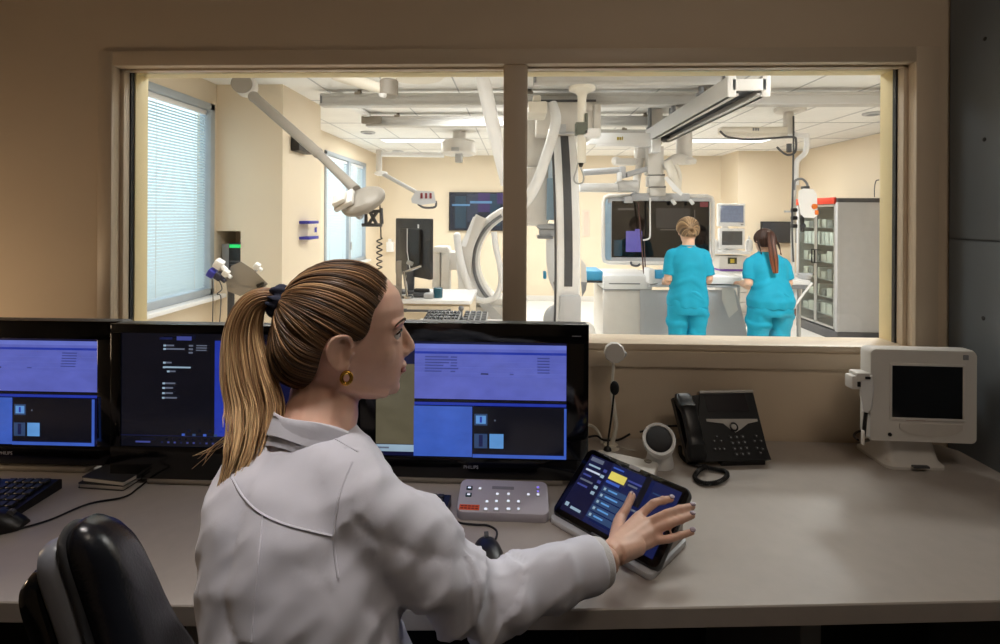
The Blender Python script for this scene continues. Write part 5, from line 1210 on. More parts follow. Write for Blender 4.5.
cord([P(866, 412, y=ysn + .02), P(865, 420, y=ysn + .02), P(864, 432, y=ysn + .02), P(863, 440, y=ysn + .03), P(868, 440, y=1.36)], .0045, M_black, 'scanner_cord', 'black cord hanging from the hand scanner to the desk')
cord([P(858, 440, y=1.33), P(854, 436, y=1.38), P(857, 432, y=1.42), P(864, 431, y=1.44), P(872, 434, y=1.44)], .003, M_black, 'black_cord', 'looped black cord on the desk behind the hand scanner')
b = MB(); b.pbox(863, 431, 865, 445, ysn, .008, .001); part('cable_tag', b, M_offw, t)
# ================================================================ people
M_skin = mat('skin', 'DBB09A', .48, var=.05, scale=30, bump=.05, bscale=500, subsurf=.12)
M_skinp = mat('skin_pale', 'DDB49A', .5, var=.04, scale=30, subsurf=.1)
M_lip = mat('lip_tint', 'A9655A', .4)
M_eye = mat('eye_white', 'E4DED8', .2); M_iris = mat('iris_brown', '3E2A1C', .15)
M_brow = mat('brow_brown', '4A3524', .8)
M_coat = mat('white_coat_cotton', 'CBCBD6', .8, var=.03, scale=12, bump=.03, bscale=600, sheen=.2)
M_scrub = mat('turquoise_scrubs', '089CBE', .8, var=.08, scale=9, bump=.15, bscale=160)
M_trous = mat('dark_trousers', '24262E', .8)
M_shoe = mat('white_clog', 'E4E2DE', .5)
M_gold = mat('gold', 'D9A648', .22, 1.0)
M_leather = mat('black_leather', '10121A', .27, var=.1, bump=.1, bscale=300, spec=.6)

def hair_mat(name, dark, mid, light):
    m = bpy.data.materials.new(name); m.use_nodes = True
    nt = m.node_tree; N = nt.nodes; L = nt.links; b = N['Principled BSDF']
    at = N.new('ShaderNodeAttribute'); at.attribute_name = 'strand'
    rp = N.new('ShaderNodeValToRGB'); e = rp.color_ramp.elements
    e[0].position = .0; e[0].color = (*lin(dark), 1); e[1].position = 1.; e[1].color = (*lin(light), 1)
    q = e.new(.5); q.color = (*lin(mid), 1)
    L.new(at.outputs['Fac'], rp.inputs['Fac']); L.new(rp.outputs['Color'], b.inputs['Base Color'])
    b.inputs['Roughness'].default_value = .42; b.inputs['Specular IOR Level'].default_value = .45; b.inputs['Anisotropic'].default_value = .5
    MATS[name] = m; return m
M_hair = hair_mat('blonde_brown_hair', '2C1C11', '9A7450', 'F0CE9C')
M_hair2 = hair_mat('ash_blonde_hair', '33251A', '85684A', 'C8A880')
M_hair3 = hair_mat('chestnut_hair', '22140E', '4A2A1C', '9A5A3A')

def head_pieces(M, s=1.0, ear=(0, .016)):
    """skin shapes of a head in local (forward, right, up); fused later with the body"""
    b = MB()
    T = [(.092, .012, -.022, .012), (.088, .045, -.05, .035), (.075, .068, -.075, .055), (.055, .086, -.088, .069), (.030, .0945, -.092, .0755), (.008, .0955, -.092, .077), (-.005, .0932, -.09, .0755), (-.025, .0925, -.085, .0725),
         (-.045, .0955, -.076, .068), (-.060, .0965, -.066, .0635), (-.078, .0935, -.055, .058), (-.092, .0915, -.04, .051), (-.104, .089, -.015, .037), (-.114, .083, .010, .026), (-.121, .072, .034, .016)]
    rings = []
    for u, ff, fb, w in T:
        mid = (ff + fb) / 2; half = (ff - fb) / 2; ring = []
        for j in range(40):
            a = 2 * math.pi * j / 40; c, sn = math.cos(a), math.sin(a)
            f = mid + half * math.copysign(abs(c) ** .88, c)
            ss = w * math.copysign(abs(sn) ** .82, sn) * (1 - .12 * c)
            ring.append(Vector((f, ss, u)))
        rings.append(ring)
    b.loft(rings)
    b.tube([(.091, 0, -.006), (.1005, 0, -.023), (.1065, 0, -.036), (.1078, 0, -.0420)], [.0055, .0066, .0084, .0090], 12); b.ball((.1078, 0, -.0420), .0090, 12)
    b.tube([(.104, 0, -.047), (.097, 0, -.055)], [.007, .006], 10)
    for q in (-1, 1):
        b.ball((.0985, .0105 * q, -.048), (.0085, .0065, .0065), 10)
        b.ball((.044, .036 * q, -.040), (.038, .0245, .034), 14)
        b.tube([(.0905, .010 * q, .006), (.089, .03 * q, .0105), (.074, .052 * q, .006)], [.0055, .0065, .006], 10)
        b.tube([(.088, .018 * q, -.006), (.0875, .031 * q, -.002), (.080, .044 * q, -.006)], [.003, .0036, .003], 8)
        b.tube([(.086, .020 * q, -.019), (.0855, .031 * q, -.021), (.079, .043 * q, -.018)], [.0028, .003, .0028], 8)
        b.tube([(-.006, .056 * q, -.078), (.03, .048 * q, -.093), (.068, .024 * q, -.108)], [.009, .009, .010], 10)
        # ear
        eb = MB()
        eb.ball((-.012, .0745 * q, -.050), (.0165, .008, .0265), 16)
        rim = [(.006, .078, -.040), (.004, .0815, -.028), (-.006, .0855, -.0215), (-.019, .0885, -.024), (-.027, .0895, -.036), (-.027, .0885, -.050), (-.020, .086, -.064), (-.010, .0825, -.0725), (.000, .0785, -.0715), (.001, .0765, -.064)]
        eb.tube(smoothpts([(x, y * q, z) for x, y, z in rim], 4), .0040, 8)
        eb.tube(smoothpts([(-.013, .084 * q, -.032), (-.019, .085 * q, -.040), (-.018, .0845 * q, -.054), (-.009, .0815 * q, -.061)], 4), .0028, 8)
        eb.ball((-.006, .079 * q, -.0715), (.008, .0048, .0085), 10); eb.ball((.003, .0775 * q, -.052), (.0045, .005, .007), 8)
        eb.v = [v + Vector((ear[0], 0, ear[1])) for v in eb.v]; b.join(eb)
    b.ball((.0960, 0, -.0690), (.0066, .019, .0046), 12); b.ball((.0945, 0, -.0788), (.0070, .0175, .0052), 12); b.ball((.080, 0, -.107), (.0125, .016, .013), 12)
    Ms = M @ Matrix.Scale(s, 4)
    b.v = [Ms @ v for v in b.v]
    return b, Ms
def head_details(root, Ms, brow=M_brow, mouth=M_lip):
    for q in (-1, 1):
        b = MB(); b.ball((.0765, .031 * q, -.011), .0118, 18); b.v = [Ms @ v for v in b.v]; eo = part('eye', b, M_eye, root)
        b = MB(); b.lathe([(0, .0119), (.003, .0118), (.0055, .0104), (.0055, .009), (0, .009)], (.0766, .031 * q, -.011), (1, .12 * q, -.05), n=18); b.v = [Ms @ v for v in b.v]; part('iris', b, M_iris, eo)
        b = MB(); b.tube(smoothpts([(.0865, .020 * q, -.008), (.0897, .028 * q, -.0040), (.0872, .039 * q, -.0046), (.0800, .0465 * q, -.0085)], 4), [.0009] + [.0018] * 11 + [.0008], 6); b.v = [Ms @ v for v in b.v]; part('eyelash', b, M_iris, root)
        b = MB(); b.tube(smoothpts([(.0960, .012 * q, .0065), (.0950, .026 * q, .0125), (.0845, .046 * q, .0115), (.0765, .054 * q, .006)], 4), [.0022] * 7 + [.0018] * 5 + [.0008], 6, flat=.6); b.v = [Ms @ v for v in b.v]; part('eyebrow', b, brow, root)
    b = MB()
    b.tube(smoothpts([(.0912, -.0205, -.0737), (.0978, -.010, -.0702), (.0998, 0, -.0705), (.0978, .010, -.0702), (.0912, .0205, -.0737)], 4), [.0008] + [.0026] * 15 + [.0008], 8)
    b.tube(smoothpts([(.0912, -.0195, -.0749), (.0966, -.010, -.0785), (.0986, 0, -.0791), (.0966, .010, -.0785), (.0912, .0195, -.0749)], 4), [.0008] + [.0030] * 15 + [.0008], 8)
    b.v = [Ms @ v for v in b.v]; part('lips', b, mouth, root)

def hand_pieces(b, wrist, mcps, chains, thumb, palm_r=.013):
    """palm web plus five separate bent fingers; all points in world space"""
    w = Vector(wrist)
    for m in mcps: b.tube([w.lerp(Vector(m), .05), w.lerp(Vector(m), .5), Vector(m)], [.017, palm_r, .0105], 10)
    for a_, c_ in zip(mcps, mcps[1:]): b.tube([w.lerp(Vector(a_), .6), w.lerp((Vector(a_) + Vector(c_)) / 2, .9), w.lerp(Vector(c_), .6)], [.011, .0105, .011], 8)
    for ch, rr in chains:
        ch = [Vector(p) for p in ch]
        pts = smoothpts(ch, 4); n = len(pts)
        b.tube(pts, [lerp(rr, rr * .78, i / (n - 1)) for i in range(n)], 10); b.ball(pts[-1], rr * .78, 10)
        for p in ch[1:-1]: b.ball(p, rr * 1.02, 10)
    th = smoothpts([Vector(p) for p in thumb], 4); n = len(th)
    b.tube(th, [lerp(.0145, .0085, min(1, 1.4 * i / (n - 1))) for i in range(n)], 10); b.ball(th[-1], .0085, 10)
def nail(root, tip, back, up, m, r=.0048):
    tip = Vector(tip); d = (tip - Vector(back)).normalized(); u = (Vector(up) - d * Vector(up).dot(d)).normalized(); s_ = d.cross(u)
    Mn = Matrix((d, s_, u)).transposed().to_4x4(); Mn.translation = tip + u * .0052 + d * .001
    b = MB(); b.slab(.0105, r * 1.9, .0018, .004, .0006, Mn); part('fingernail', b, m, root)

def wrinkle(mb, fn):
    """push each vertex along its normal by fn(point, normal)"""
    bm = bmesh.new(); vs = [bm.verts.new(v) for v in mb.v]; bm.verts.index_update()
    for f in mb.f:
        try: bm.faces.new([vs[i] for i in f])
        except ValueError: pass
    bmesh.ops.recalc_face_normals(bm, faces=bm.faces); bm.normal_update()
    mb.v = [v.co + v.normal * fn(v.co, v.normal) for v in bm.verts]; bm.free()
    return mb
def ell(c, ax, ay, w, d, n=28, p=2.3):
    c = Vector(c); out = []
    for j in range(n):
        a = 2 * math.pi * j / n; cs, sn = math.cos(a), math.sin(a)
        out.append(c + Vector(ax) * w * math.copysign(abs(cs) ** (2 / p), cs) + Vector(ay) * d * math.copysign(abs(sn) ** (2 / p), sn))
    return out

# ---------------------------------------------------------------- the seated woman
AX = Vector((.92, -.39, 0)); BX = Vector((.39, .92, 0)); UP = Vector((0, 0, 1))
def tc_(px, py, y): return P(px, py, y=y)
torso = [(Vector((-.200, .648, .748)), .160, .112), (Vector((-.205, .648, .81)), .162, .114), (Vector((-.236, .642, .93)), .146, .110), (tc_(306, 642, .650), .133, .108), (tc_(303, 590, .668), .137, .110), (tc_(306, 535, .686), .142, .112), (tc_(306, 492, .700), .140, .106), (tc_(307, 462, .712), .125, .090), (tc_(311, 443, .725), .096, .072), (tc_(315, 426, .737), .066, .060)]
SR, ER, WR = P(361, 503, y=.655), P(476, 594, y=.715), P(604, 561, y=.815)
SL, EL_, WL_ = P(272, 488, y=.765), P(243, 578, y=.79), Vector((-.30, .885, 1.0))
n0h = P(345, 325, y=.80)
fa = R(18.5); Fh = Vector((math.cos(fa), math.sin(fa), -.02)).normalized(); Sh = Vector((Fh.y, -Fh.x, 0)).normalized(); Uh = Sh.cross(Fh).normalized()
if Uh.z < 0: Uh = -Uh
MH = Matrix((Fh, Sh, Uh)).transposed().to_4x4(); MH.translation = n0h

skin = MB()
def hx(px, py, s):
    p = on(px, py, MH @ Vector((0, s, 0)), Sh); return MH.inverted() @ p
e_ = hx(339, 354, .080); ear_off = (e_.x + .012, e_.z + .049); hp_, MHs = head_pieces(MH, 1.0, ear_off); skin.join(hp_)
nb = [MH @ Vector((-.018, 0, -.055)), MH @ Vector((-.026, 0, -.10)), P(322, 412, y=.765), P(314, 442, y=.735)]
skin.tube(smoothpts(nb, 4), [.056] * 4 + [.054] * 4 + [.057] * 4 + [.062], 18)
skin.loft([ell(c - UP * (.02 if c.z > 1.2 else 0), AX, BX, w * .80, d * .80) for c, w, d in torso[:9]])
skin.tube(smoothpts([torso[7][0] + AX * .05 - UP * .035, SR - UP * .005, SR.lerp(ER, .5), ER], 4), [.034] * 4 + [.038] * 4 + [.034] * 4 + [.028], 12)
skin.tube(smoothpts([SR.lerp(ER, .6), ER, ER.lerp(WR, .5), WR], 4), [.028] * 6 + [.028] * 3 + [.026] * 3 + [.024], 12)
skin.tube(smoothpts([torso[7][0] - AX * .05 - UP * .035, SL - UP * .005, SL.lerp(EL_, .5), EL_], 4), [.034] * 4 + [.038] * 4 + [.034] * 4 + [.028], 12)
skin.tube(smoothpts([EL_, EL_.lerp(WL_, .5), WL_], 4), [.028] * 4 + [.027] * 4 + [.024], 12)
hipc = torso[0][0]
legs = []
for q in (-1, 1):
    h = hipc + AX * .085 * q + UP * .062; kn = h + BX * .40 + AX * .03 * q + UP * .0; an = Vector((kn.x + .02, kn.y + .02, ZF + .09)); toe = an + BX * .17 - UP * .05
    legs.append((h, kn, an, toe))
    skin.tube(smoothpts([h, h.lerp(kn, .5), kn], 4), [.075] * 4 + [.066] * 4 + [.05], 14); skin.tube(smoothpts([kn, kn.lerp(an, .4), an], 4), [.05] * 3 + [.05] * 3 + [.042, .035, .033], 14)
    skin.tube([an - BX * .03 - UP * .04, an + BX * .06 - UP * .05, toe], [.032, .034, .024], 12)
# right hand on the tablet: joints above the sloping glass
nT = Mt2.to_3x3() @ Vector((0, 0, 1))
def ht(px, py, off): return on(px, py, Mt2.translation + nT * off, nT)
WH = P(606, 556, y=.825)
mc = [ht(640, 516, .036), ht(648, 523, .037), ht(652, 531.5, .036), ht(652, 541, .033)]
ch = [([mc[0], ht(653, 504, .034), ht(663, 500.5, .024), ht(671, 499, .016)], .0088), ([mc[1], ht(667, 514, .038), ht(680, 509.5, .029), ht(692, 506.5, .017)], .0090),
      ([mc[2], ht(669, 524, .038), ht(681, 519.5, .029), ht(692, 515.5, .018)], .0086), ([mc[3], ht(668, 539, .034), ht(680, 535.5, .026), ht(692, 532, .017)], .0077)]
thb = [WH.lerp(mc[0], .25), ht(619, 522, .034), ht(626, 509, .024), ht(632, 496, .016)]
hand_pieces(skin, WH, mc, ch, thb); skin.tube([WR.lerp(WH, -.3), WH], [.026, .024], 14)
skin.tube([WH.lerp(mc[3], .2), WH.lerp(mc[3], .7)], [.02, .016], 12)
# left hand resting on the desk edge
fw = (WL_ - EL_).normalized(); fw.z = 0; fw.normalize(); sd = Vector((fw.y, -fw.x, 0))
lm = [WL_ + fw * .075 + sd * (.028 - .019 * k) + UP * -.006 for k in range(4)]
lch = [([m, m + fw * .035 - UP * .004, m + fw * .058 - UP * .012, m + fw * (.075 - .006 * abs(k - 1.3)) - UP * .02], .0083) for k, m in enumerate(lm)]
hand_pieces(skin, WL_, lm, lch, [WL_ + fw * .02 + sd * .02, WL_ + fw * .045 + sd * .045, WL_ + fw * .07 + sd * .052 - UP * .01, WL_ + fw * .088 + sd * .05 - UP * .015])
skin.v = [Vector((v.x, v.y, max(v.z, ZD + .004) if v.y > .84 and v.z > .9 else v.z)) for v in skin.v]
body = fuse(skin, .0032, 4, .5)
# eye hollows
hi = MHs.inverted()
def hollow(v):
    p = hi @ v; d = 0
    for q in (-1, 1):
        e = Vector((.088, .031 * q, -.011)); r2 = ((p.x - e.x) / .02) ** 2 + ((p.y - e.y) / .0155) ** 2 + ((p.z - e.z) / .0085) ** 2
        d += .0075 * math.exp(-r2 * 1.3)
    # the bowl of each ear
    eo = Vector((ear_off[0], 0, ear_off[1])); s_ = 1 if p.y > 0 else -1
    c_ = Vector((-.0085, .082 * s_, -.049)) + eo; r2 = ((p.x - c_.x) / .0085) ** 2 + ((p.z - c_.z) / .0145) ** 2
    k = .0075 * math.exp(-r2 * 1.2) if abs(p.y) > .072 else 0
    c2 = Vector((-.012, .082 * s_, -.030)) + eo; r3 = ((p.x - c2.x) / .010) ** 2 + ((p.z - c2.z) / .0045) ** 2
    k += .0035 * math.exp(-r3 * 1.2) if abs(p.y) > .072 else 0
    return v - (MHs.to_3x3() @ Vector((d, k * s_, 0)))
body.v = [hollow(v) if (v - n0h).length < .16 else v for v in body.v]
woman = solo('person', body, M_skin, 'woman in a white lab coat with a blonde ponytail, touching the tablet', 'person', sharp=180)
head_details(woman, MHs)
for c, _ in ch: nail(woman, c[-1], c[-2], nT, mat('mauve_nail', '8E7A86', .25))
nail(woman, thb[-1], thb[-2], nT + Vector((-.3, 0, 0)), mat('mauve_nail', '8E7A86', .25), .0055)
# earring
b = MB(); ec = MHs @ hx(346.5, 378, .084); pts = [ec + Fh * .0070 * math.cos(a) + Uh * .0085 * math.sin(a) for a in [2 * math.pi * k / 24 for k in range(24)]]
b.tube(pts, .0030, 10, closed=True); part('earring', b, M_gold, woman)
# trousers and shoes
b = MB()
for h, kn, an, toe in legs:
    b.tube(smoothpts([h - BX * .03, h.lerp(kn, .5), kn + BX * .01], 4), [.085] * 4 + [.078] * 4 + [.064], 16); b.tube(smoothpts([kn, kn.lerp(an, .4), an + UP * .01], 4), [.064] * 3 + [.06] * 3 + [.056] * 3, 16)
b.loft([ell(hipc + UP * z, AX, BX, .172, .122) for z in (.0, .04, .10, .16)])
part('trousers', fuse(b, .010, 4), M_trous, woman, sharp=180)
for h, kn, an, toe in legs:
    b = MB(); b.tube(smoothpts([an - BX * .045 - UP * .045, an + BX * .03 - UP * .042, an + BX * .12 - UP * .052, toe - UP * .003], 4), [.036] * 4 + [.04] * 4 + [.038] * 4 + [.028], 16); b.ball(an - BX * .03 - UP * .03, .042, 14)
    b = fuse(b, .006, 4); b.v = [Vector((v.x, v.y, max(v.z, ZF + .002))) for v in b.v]; part('shoe', b, M_shoe, woman, sharp=60)

# lab coat
cb = MB()
cb.loft([ell(c, AX, BX, w, d) for c, w, d in torso] )
sh = [torso[7][0] + AX * .07 - UP * .015, SR + Vector((-.006, 0, -.004)), SR.lerp(ER, .35), SR.lerp(ER, .72), ER + Vector((.0, .004, -.004))]
cb.tube(smoothpts(sh, 5), [.056] * 5 + [.060] * 5 + [.062] * 5 + [.060] * 5 + [.057], 18)
cb.tube(smoothpts([SR.lerp(ER, .72), ER + Vector((0, .0, -.006)), ER.lerp(WR, .35) + Vector((0, 0, -.006)), ER.lerp(WR, .72), ER.lerp(WR, .95)], 5), [.058] * 5 + [.057] * 5 + [.050] * 5 + [.042] * 5 + [.037], 18)
cb.tube(smoothpts([torso[7][0] - AX * .07 - UP * .015, SL - Vector((-.01, 0, .008)), SL.lerp(EL_, .5), EL_], 5), [.054] * 5 + [.058] * 5 + [.056] * 5 + [.053], 18)
cb.tube(smoothpts([SL.lerp(EL_, .7), EL_, EL_.lerp(WL_, .5), EL_.lerp(WL_, .93)], 5), [.053] * 5 + [.052] * 5 + [.043] * 5 + [.034], 18)
coat = fuse(cb, .0065, 7, .6)
arm_axis = [(SR, ER), (ER, WR)]
def folds(p, n):
    """loose cloth: soft large folds everywhere, slanting creases along the bent sleeve and from the armhole"""
    d = .0065 * noise.noise(p * 7.5) + .0022 * noise.noise(p * 19)
    for a_, c_ in arm_axis:
        ax = c_ - a_; L_ = ax.length; ax = ax / L_; t_ = (p - a_).dot(ax); r_ = (p - a_ - ax * t_).length
        if -.03 < t_ < L_ + .03 and r_ < .095:
            ang = math.atan2((p - a_).dot(UP), (p - a_).dot(ax.cross(UP)))
            ph = t_ * 52 + 1.6 * math.sin(ang + 3 * noise.noise(p * 7)) + 3.2 * noise.noise(p * 6.5)
            near = math.exp(-((p - ER).length / .11) ** 2)
            d += (.0018 + .0050 * near) * (1.0 - 2.2 * abs(math.sin(ph * .62)) ** .45)
    q = p - torso[5][0]
    # long soft pulls slanting from the raised shoulder across the back and along the sleeve
    a1, b1 = q.dot((AX * .55 + UP * .83)), q.dot((AX * .83 - UP * .55))
    rg = 1 - 2.2 * abs(noise.noise(Vector((a1 * 5, b1 * 17, q.dot(BX) * 6))))
    d += .0055 * rg
    c1_ = 1 - 2.4 * abs(noise.noise(Vector((a1 * 12 + 4, b1 * 24, q.dot(BX) * 10))))
    d += .0022 * c1_
    if abs(q.z) < .32:
        u = q.dot(AX); ph = u * 34 + q.z * 20 + 2.4 * noise.noise(p * 5)
        d += .0085 * (abs(math.sin(ph * .5)) ** .5 - .6) * (1 if n.dot(BX) < .3 else .3) * max(0, min(1, (1.33 - p.z) / .1))
        ph2 = (q.z * 46 - u * 20) + 3 * noise.noise(p * 5.5 + Vector((3, 1, 2))); low = max(0, min(1, (1.20 - p.z) / .12))
        d += .0055 * low * (.5 - abs(math.sin(ph2 * .5)) ** .5)
    wr_ = min((p - WR).length, (p - WL_).length)
    return (d - .0035) * max(0, min(1, (wr_ - .045) / .07))
wrinkle(coat, folds)
coat.v = [Vector((v.x, v.y, max(v.z, ZD + .003) if v.y > .80 and v.z > .9 else v.z)) for v in coat.v]
lab = part('lab_coat', coat, M_coat, woman, sharp=180)
tree = BVHTree.FromPolygons(coat.v, coat.f)
def cast(px, py, lift=.0006):
    d = (P(px, py, y=1) - EYE).normalized(); h, n_, _, _ = tree.ray_cast(EYE, d)
    return None if h is None else h - d * lift
def seam(pts, r=.0016):
    px = smoothpts([Vector((x, y, 0)) for x, y in pts], 12); q = [cast(p.x, p.y) for p in px]; q = [p for p in q if p is not None]
    if len(q) > 2:
        b = MB(); b.tube(q, r, 6); part('seam', b, M_coat, lab)
seam([(232, 478), (244, 498), (262, 514), (290, 526), (332, 536)]); seam([(352, 462), (342, 486), (336, 512), (334, 545), (338, 578)]); seam([(262, 516), (259, 550), (254, 600), (251, 642)]); seam([(300, 421), (330, 436), (358, 452)], .0012)
# collar band around the neck and turned down in front
rings = []
ncen = P(317, 428, y=.742)
for k, (dz, s_, off) in enumerate(((-.016, 1.03, 0), (.0, .98, .004), (.010, .93, .006), (.0125, .945, .006), (.010, .962, .006), (.0, .985, .004), (-.03, 1.04, 0))):
    ring = []
    for j in range(36):
        a = 2 * math.pi * j / 36; fwd = math.sin(a)
        ring.append(ncen + AX * .064 * s_ * math.cos(a) + BX * (.072 * s_ * fwd + off) + UP * (dz - .010 - .040 * fwd + .003 * math.sin(3 * a + k)))
    rings.append(ring)
b = MB(); b.loft(rings, cap=False); part('collar', b, M_coat, lab, sharp=180)
cdir = (WR - ER).normalized(); b = MB(); c0 = ER.lerp(WR, .83)
b.tube([c0 + cdir * (x) for x in (0, .003, .012, .024, .034, .038, .037, .02)], [.037, .0405, .040, .0375, .0355, .0335, .031, .030], 22); b.f.pop(); b.m.pop()
part('cuff', b, mat('cuff_knit', 'D2CFD0', .9, bump=.4, bscale=300, stretch=(1, 6, 1)), lab, sharp=180)
for c_, d_ in ((EL_.lerp(WL_, .9), (WL_ - EL_).normalized()),):
    b = MB(); b.tube([c_ + d_ * x for x in (-.02, .0, .012)], [.036, .037, .034], 20); b.v = [Vector((v.x, v.y, max(v.z, ZD + .003))) for v in b.v]; part('cuff', b, MATS['cuff_knit'], lab, sharp=180)

# hair: combed cap, ponytail, scrunchie
PX = 605.0
def hl(px, py, s=0.):
    p = hx(px, py, abs(s)); return Vector((p.x, s, p.z))
HC = hl(342, 325)
def hair_r(dv):
    """distance of the hair surface from the head centre in direction dv (forward,right,up)"""
    d = dv.normalized(); e = (abs(d.x) / .1035) ** 2.15 + (abs(d.y) / .0835) ** 2.15 + (abs(d.z) / .1030) ** 2.15
    r = e ** (-1 / 2.15)
    back = max(0, -d.x); down = max(0, -d.z)
    return r * (1 + .0 * back + .30 * back * down)
anch = hl(281, 301)
loopR = [(392, 283, .0), (390, 286, .02), (386, 292, .042), (380, 302, .058), (373, 312, .066), (370, 322, .070), (368, 331, .073), (362, 339, .076), (353, 341, .078), (345, 338, .080), (336, 336, .081), (329, 339, .080), (324, 348, .078), (321, 358, .074), (318, 369, .068), (313, 379, .058), (304, 386, .040), (296, 388, .018), (293, 388, 0)]
loop = [hl(x, y, s) for x, y, s in loopR] + [hl(x, y, -s) for x, y, s in loopR[-2:0:-1]]
loop = smoothpts(loop + [loop[0]], 6)[:-1]
def on_hair(v, lift=0., inset=1.): 
    d = v - HC; return HC + d.normalized() * (hair_r(d) * inset + lift)
def path(start, n=18, lift=0., seed=0., root=.955):
    """a lock combed back from the hairline over the skull to the hair tie"""
    a_ = (start - HC).normalized(); c_ = (anch - HC).normalized(); om = math.acos(max(-1, min(1, a_.dot(c_)))); out = []
    for k in range(n + 1):
        t_ = k / n
        d = (a_ * math.sin((1 - t_) * om) + c_ * math.sin(t_ * om)) / math.sin(om) if om > .05 else a_.lerp(c_, t_)
        # comb slightly upward over the crown
        d = d + Vector((0, 0, .12 * math.sin(math.pi * t_) * (1 if start.z > -.02 else -.1)))
        ins = root + (1 - root) * min(1, t_ * 5)
        p = on_hair(HC + d, lift * math.sin(math.pi * min(1, t_ + .1)) + .0016 * math.sin(seed * 40 + t_ * 9) * t_, ins)
        k2 = max(0, (t_ - .86) / .14); p = p.lerp(anch + (p - anch).normalized() * .010 if (p - anch).length > .001 else anch, k2 * k2)
        out.append(p)
    return out
hair = MB(); hair.c = []
def hadd(fn, vals):
    b0 = len(hair.v); fn(); n = len(hair.v) - b0
    hair.c += vals(n)
grid = [path(p, 18, 0, 0) for p in loop]
ng = len(grid); vs = [p for g in grid for p in g]; fs = []
for i in range(ng):
    i2 = (i + 1) % ng
    for k in range(18): fs.append((i * 19 + k, i2 * 19 + k, i2 * 19 + k + 1, i * 19 + k + 1))
hair.add(vs, fs); rnd = random.Random(4)
lockv = [max(0, min(1, .22 + .30 * noise.noise(Vector((i * .35, 3.1, 0))))) for i in range(ng)]
hair.c += [lockv[i] * (.45 + .55 * min(1, k / 8)) for i in range(ng) for k in range(19)]
for q in range(620):
    i = rnd.random() * ng; i0 = int(i) % ng; p = loop[i0].lerp(loop[(i0 + 1) % ng], i - int(i))
    pts = path(p, 14, rnd.uniform(.0004, .0035), rnd.random(), .962); m_ = len(pts)
    s0 = rnd.random() < .12; 
    if s0: cut = rnd.randint(2, 6); pts = pts[cut:]; m_ = len(pts)
    r0 = rnd.uniform(.0006, .0017); lockn = max(0, min(1, .5 + .9 * noise.noise(Vector((i * .33, 1.7, 0)))))
    top = max(0, min(1, (p.z + .06) / .12))
    base_ = max(.02, min(1, .06 + .95 * lockn ** 1.3 * (.22 + .85 * top) + rnd.gauss(0, .2)))
    rr = [r0 * (.35 + .65 * min(1, 4 * k / m_)) for k in range(m_)]
    b0 = len(hair.v); hair.tube(pts, rr, 5)
    hair.c += [base_ * (.55 + .45 * (j // 5) / m_) for j in range(len(hair.v) - b0)]
# ponytail
pc = [(281, 301, 0), (264, 299, 0), (250, 309, 0), (243, 335, 0), (247, 372, .012), (255, 408, .034), (248, 450, .065), (224, 500, .085)]
pw = [.012, .017, .022, .028, .035, .040, .034, .010]
cen = smoothpts([hl(x, y, s + .0) for x, y, s in pc], 6); npc = len(cen)
wid = [interp(list(zip([i / 7 for i in range(8)], pw)), k / (npc - 1)) for k in range(npc)]
BK = Vector((0, 1, 0))
for q in range(560):
    a = rnd.uniform(0, 2 * math.pi); rad = math.sqrt(rnd.random()); ox, oy = rad * math.cos(a), rad * math.sin(a) * .75
    end = npc if rnd.random() < .35 else int(npc * rnd.uniform(.62, 1.0)); ph = rnd.random() * 6; tw = rnd.uniform(-.5, .5); lk = .5 + .5 * noise.noise(Vector((ox * 2.4, oy * 2.4, 5)))
    pts = []
    for k in range(end):
        t_ = k / (npc - 1); tan = (cen[min(k + 1, npc - 1)] - cen[max(k - 1, 0)]).normalized(); nx = tan.cross(BK).normalized(); w_ = wid[k]
        sp_ = 1 + .25 * max(0, t_ - .45) * math.sin(ph)
        c_, s_ = math.cos(tw * t_), math.sin(tw * t_)
        X, Y = (ox * c_ - oy * s_) * sp_, (ox * s_ + oy * c_) * sp_
        wave = .0035 * math.sin(ph + 8 * t_ + 2 * X) * t_ + (.006 * noise.noise(Vector((X * 2, Y * 2, t_ * 3))) * t_)
        pts.append(cen[k] + nx * (w_ * X + wave) + BK * (w_ * Y + .4 * wave))
    r0 = rnd.uniform(.0007, .0018); m_ = len(pts); val = max(.05, min(1, .62 + .8 * (lk - .5) + rnd.gauss(0, .2)))
    b0 = len(hair.v); hair.tube(pts, [r0 * (1 - .75 * max(0, (k / m_ - .6) / .4)) for k in range(m_)], 5)
    hair.c += [min(1, val * (.5 + .75 * (j // 5) / m_)) for j in range(len(hair.v) - b0)]
for q in range(26):   # loose wisps
    kind = q % 3; ph = rnd.random() * 6
    if kind == 0: pp = [hl(244, 400, .03), hl(232 + rnd.uniform(-4, 4), 432, .03), hl(214 + rnd.uniform(-6, 6), 448, .03), hl(194 + rnd.uniform(-4, 14), 463 + rnd.uniform(-8, 6), .03)]
    elif kind == 1: pp = [hl(262, 370, .02), hl(278 + rnd.uniform(-6, 4), 396, .03), hl(286 + rnd.uniform(-8, 4), 412, .03), hl(276 + rnd.uniform(-10, 8), 430, .03)]
    else: pp = [hl(312, 386, .03), hl(300 + rnd.uniform(-6, 6), 398, .02), hl(294 + rnd.uniform(-5, 5), 406, .02), hl(290 + rnd.uniform(-5, 5), 414, .02)]
    b0 = len(hair.v); pts = smoothpts(pp, 5); hair.tube(pts, [.0009 * (1 - .7 * k / len(pts)) for k in range(len(pts))], 5); hair.c += [rnd.uniform(.5, 1)] * (len(hair.v) - b0)
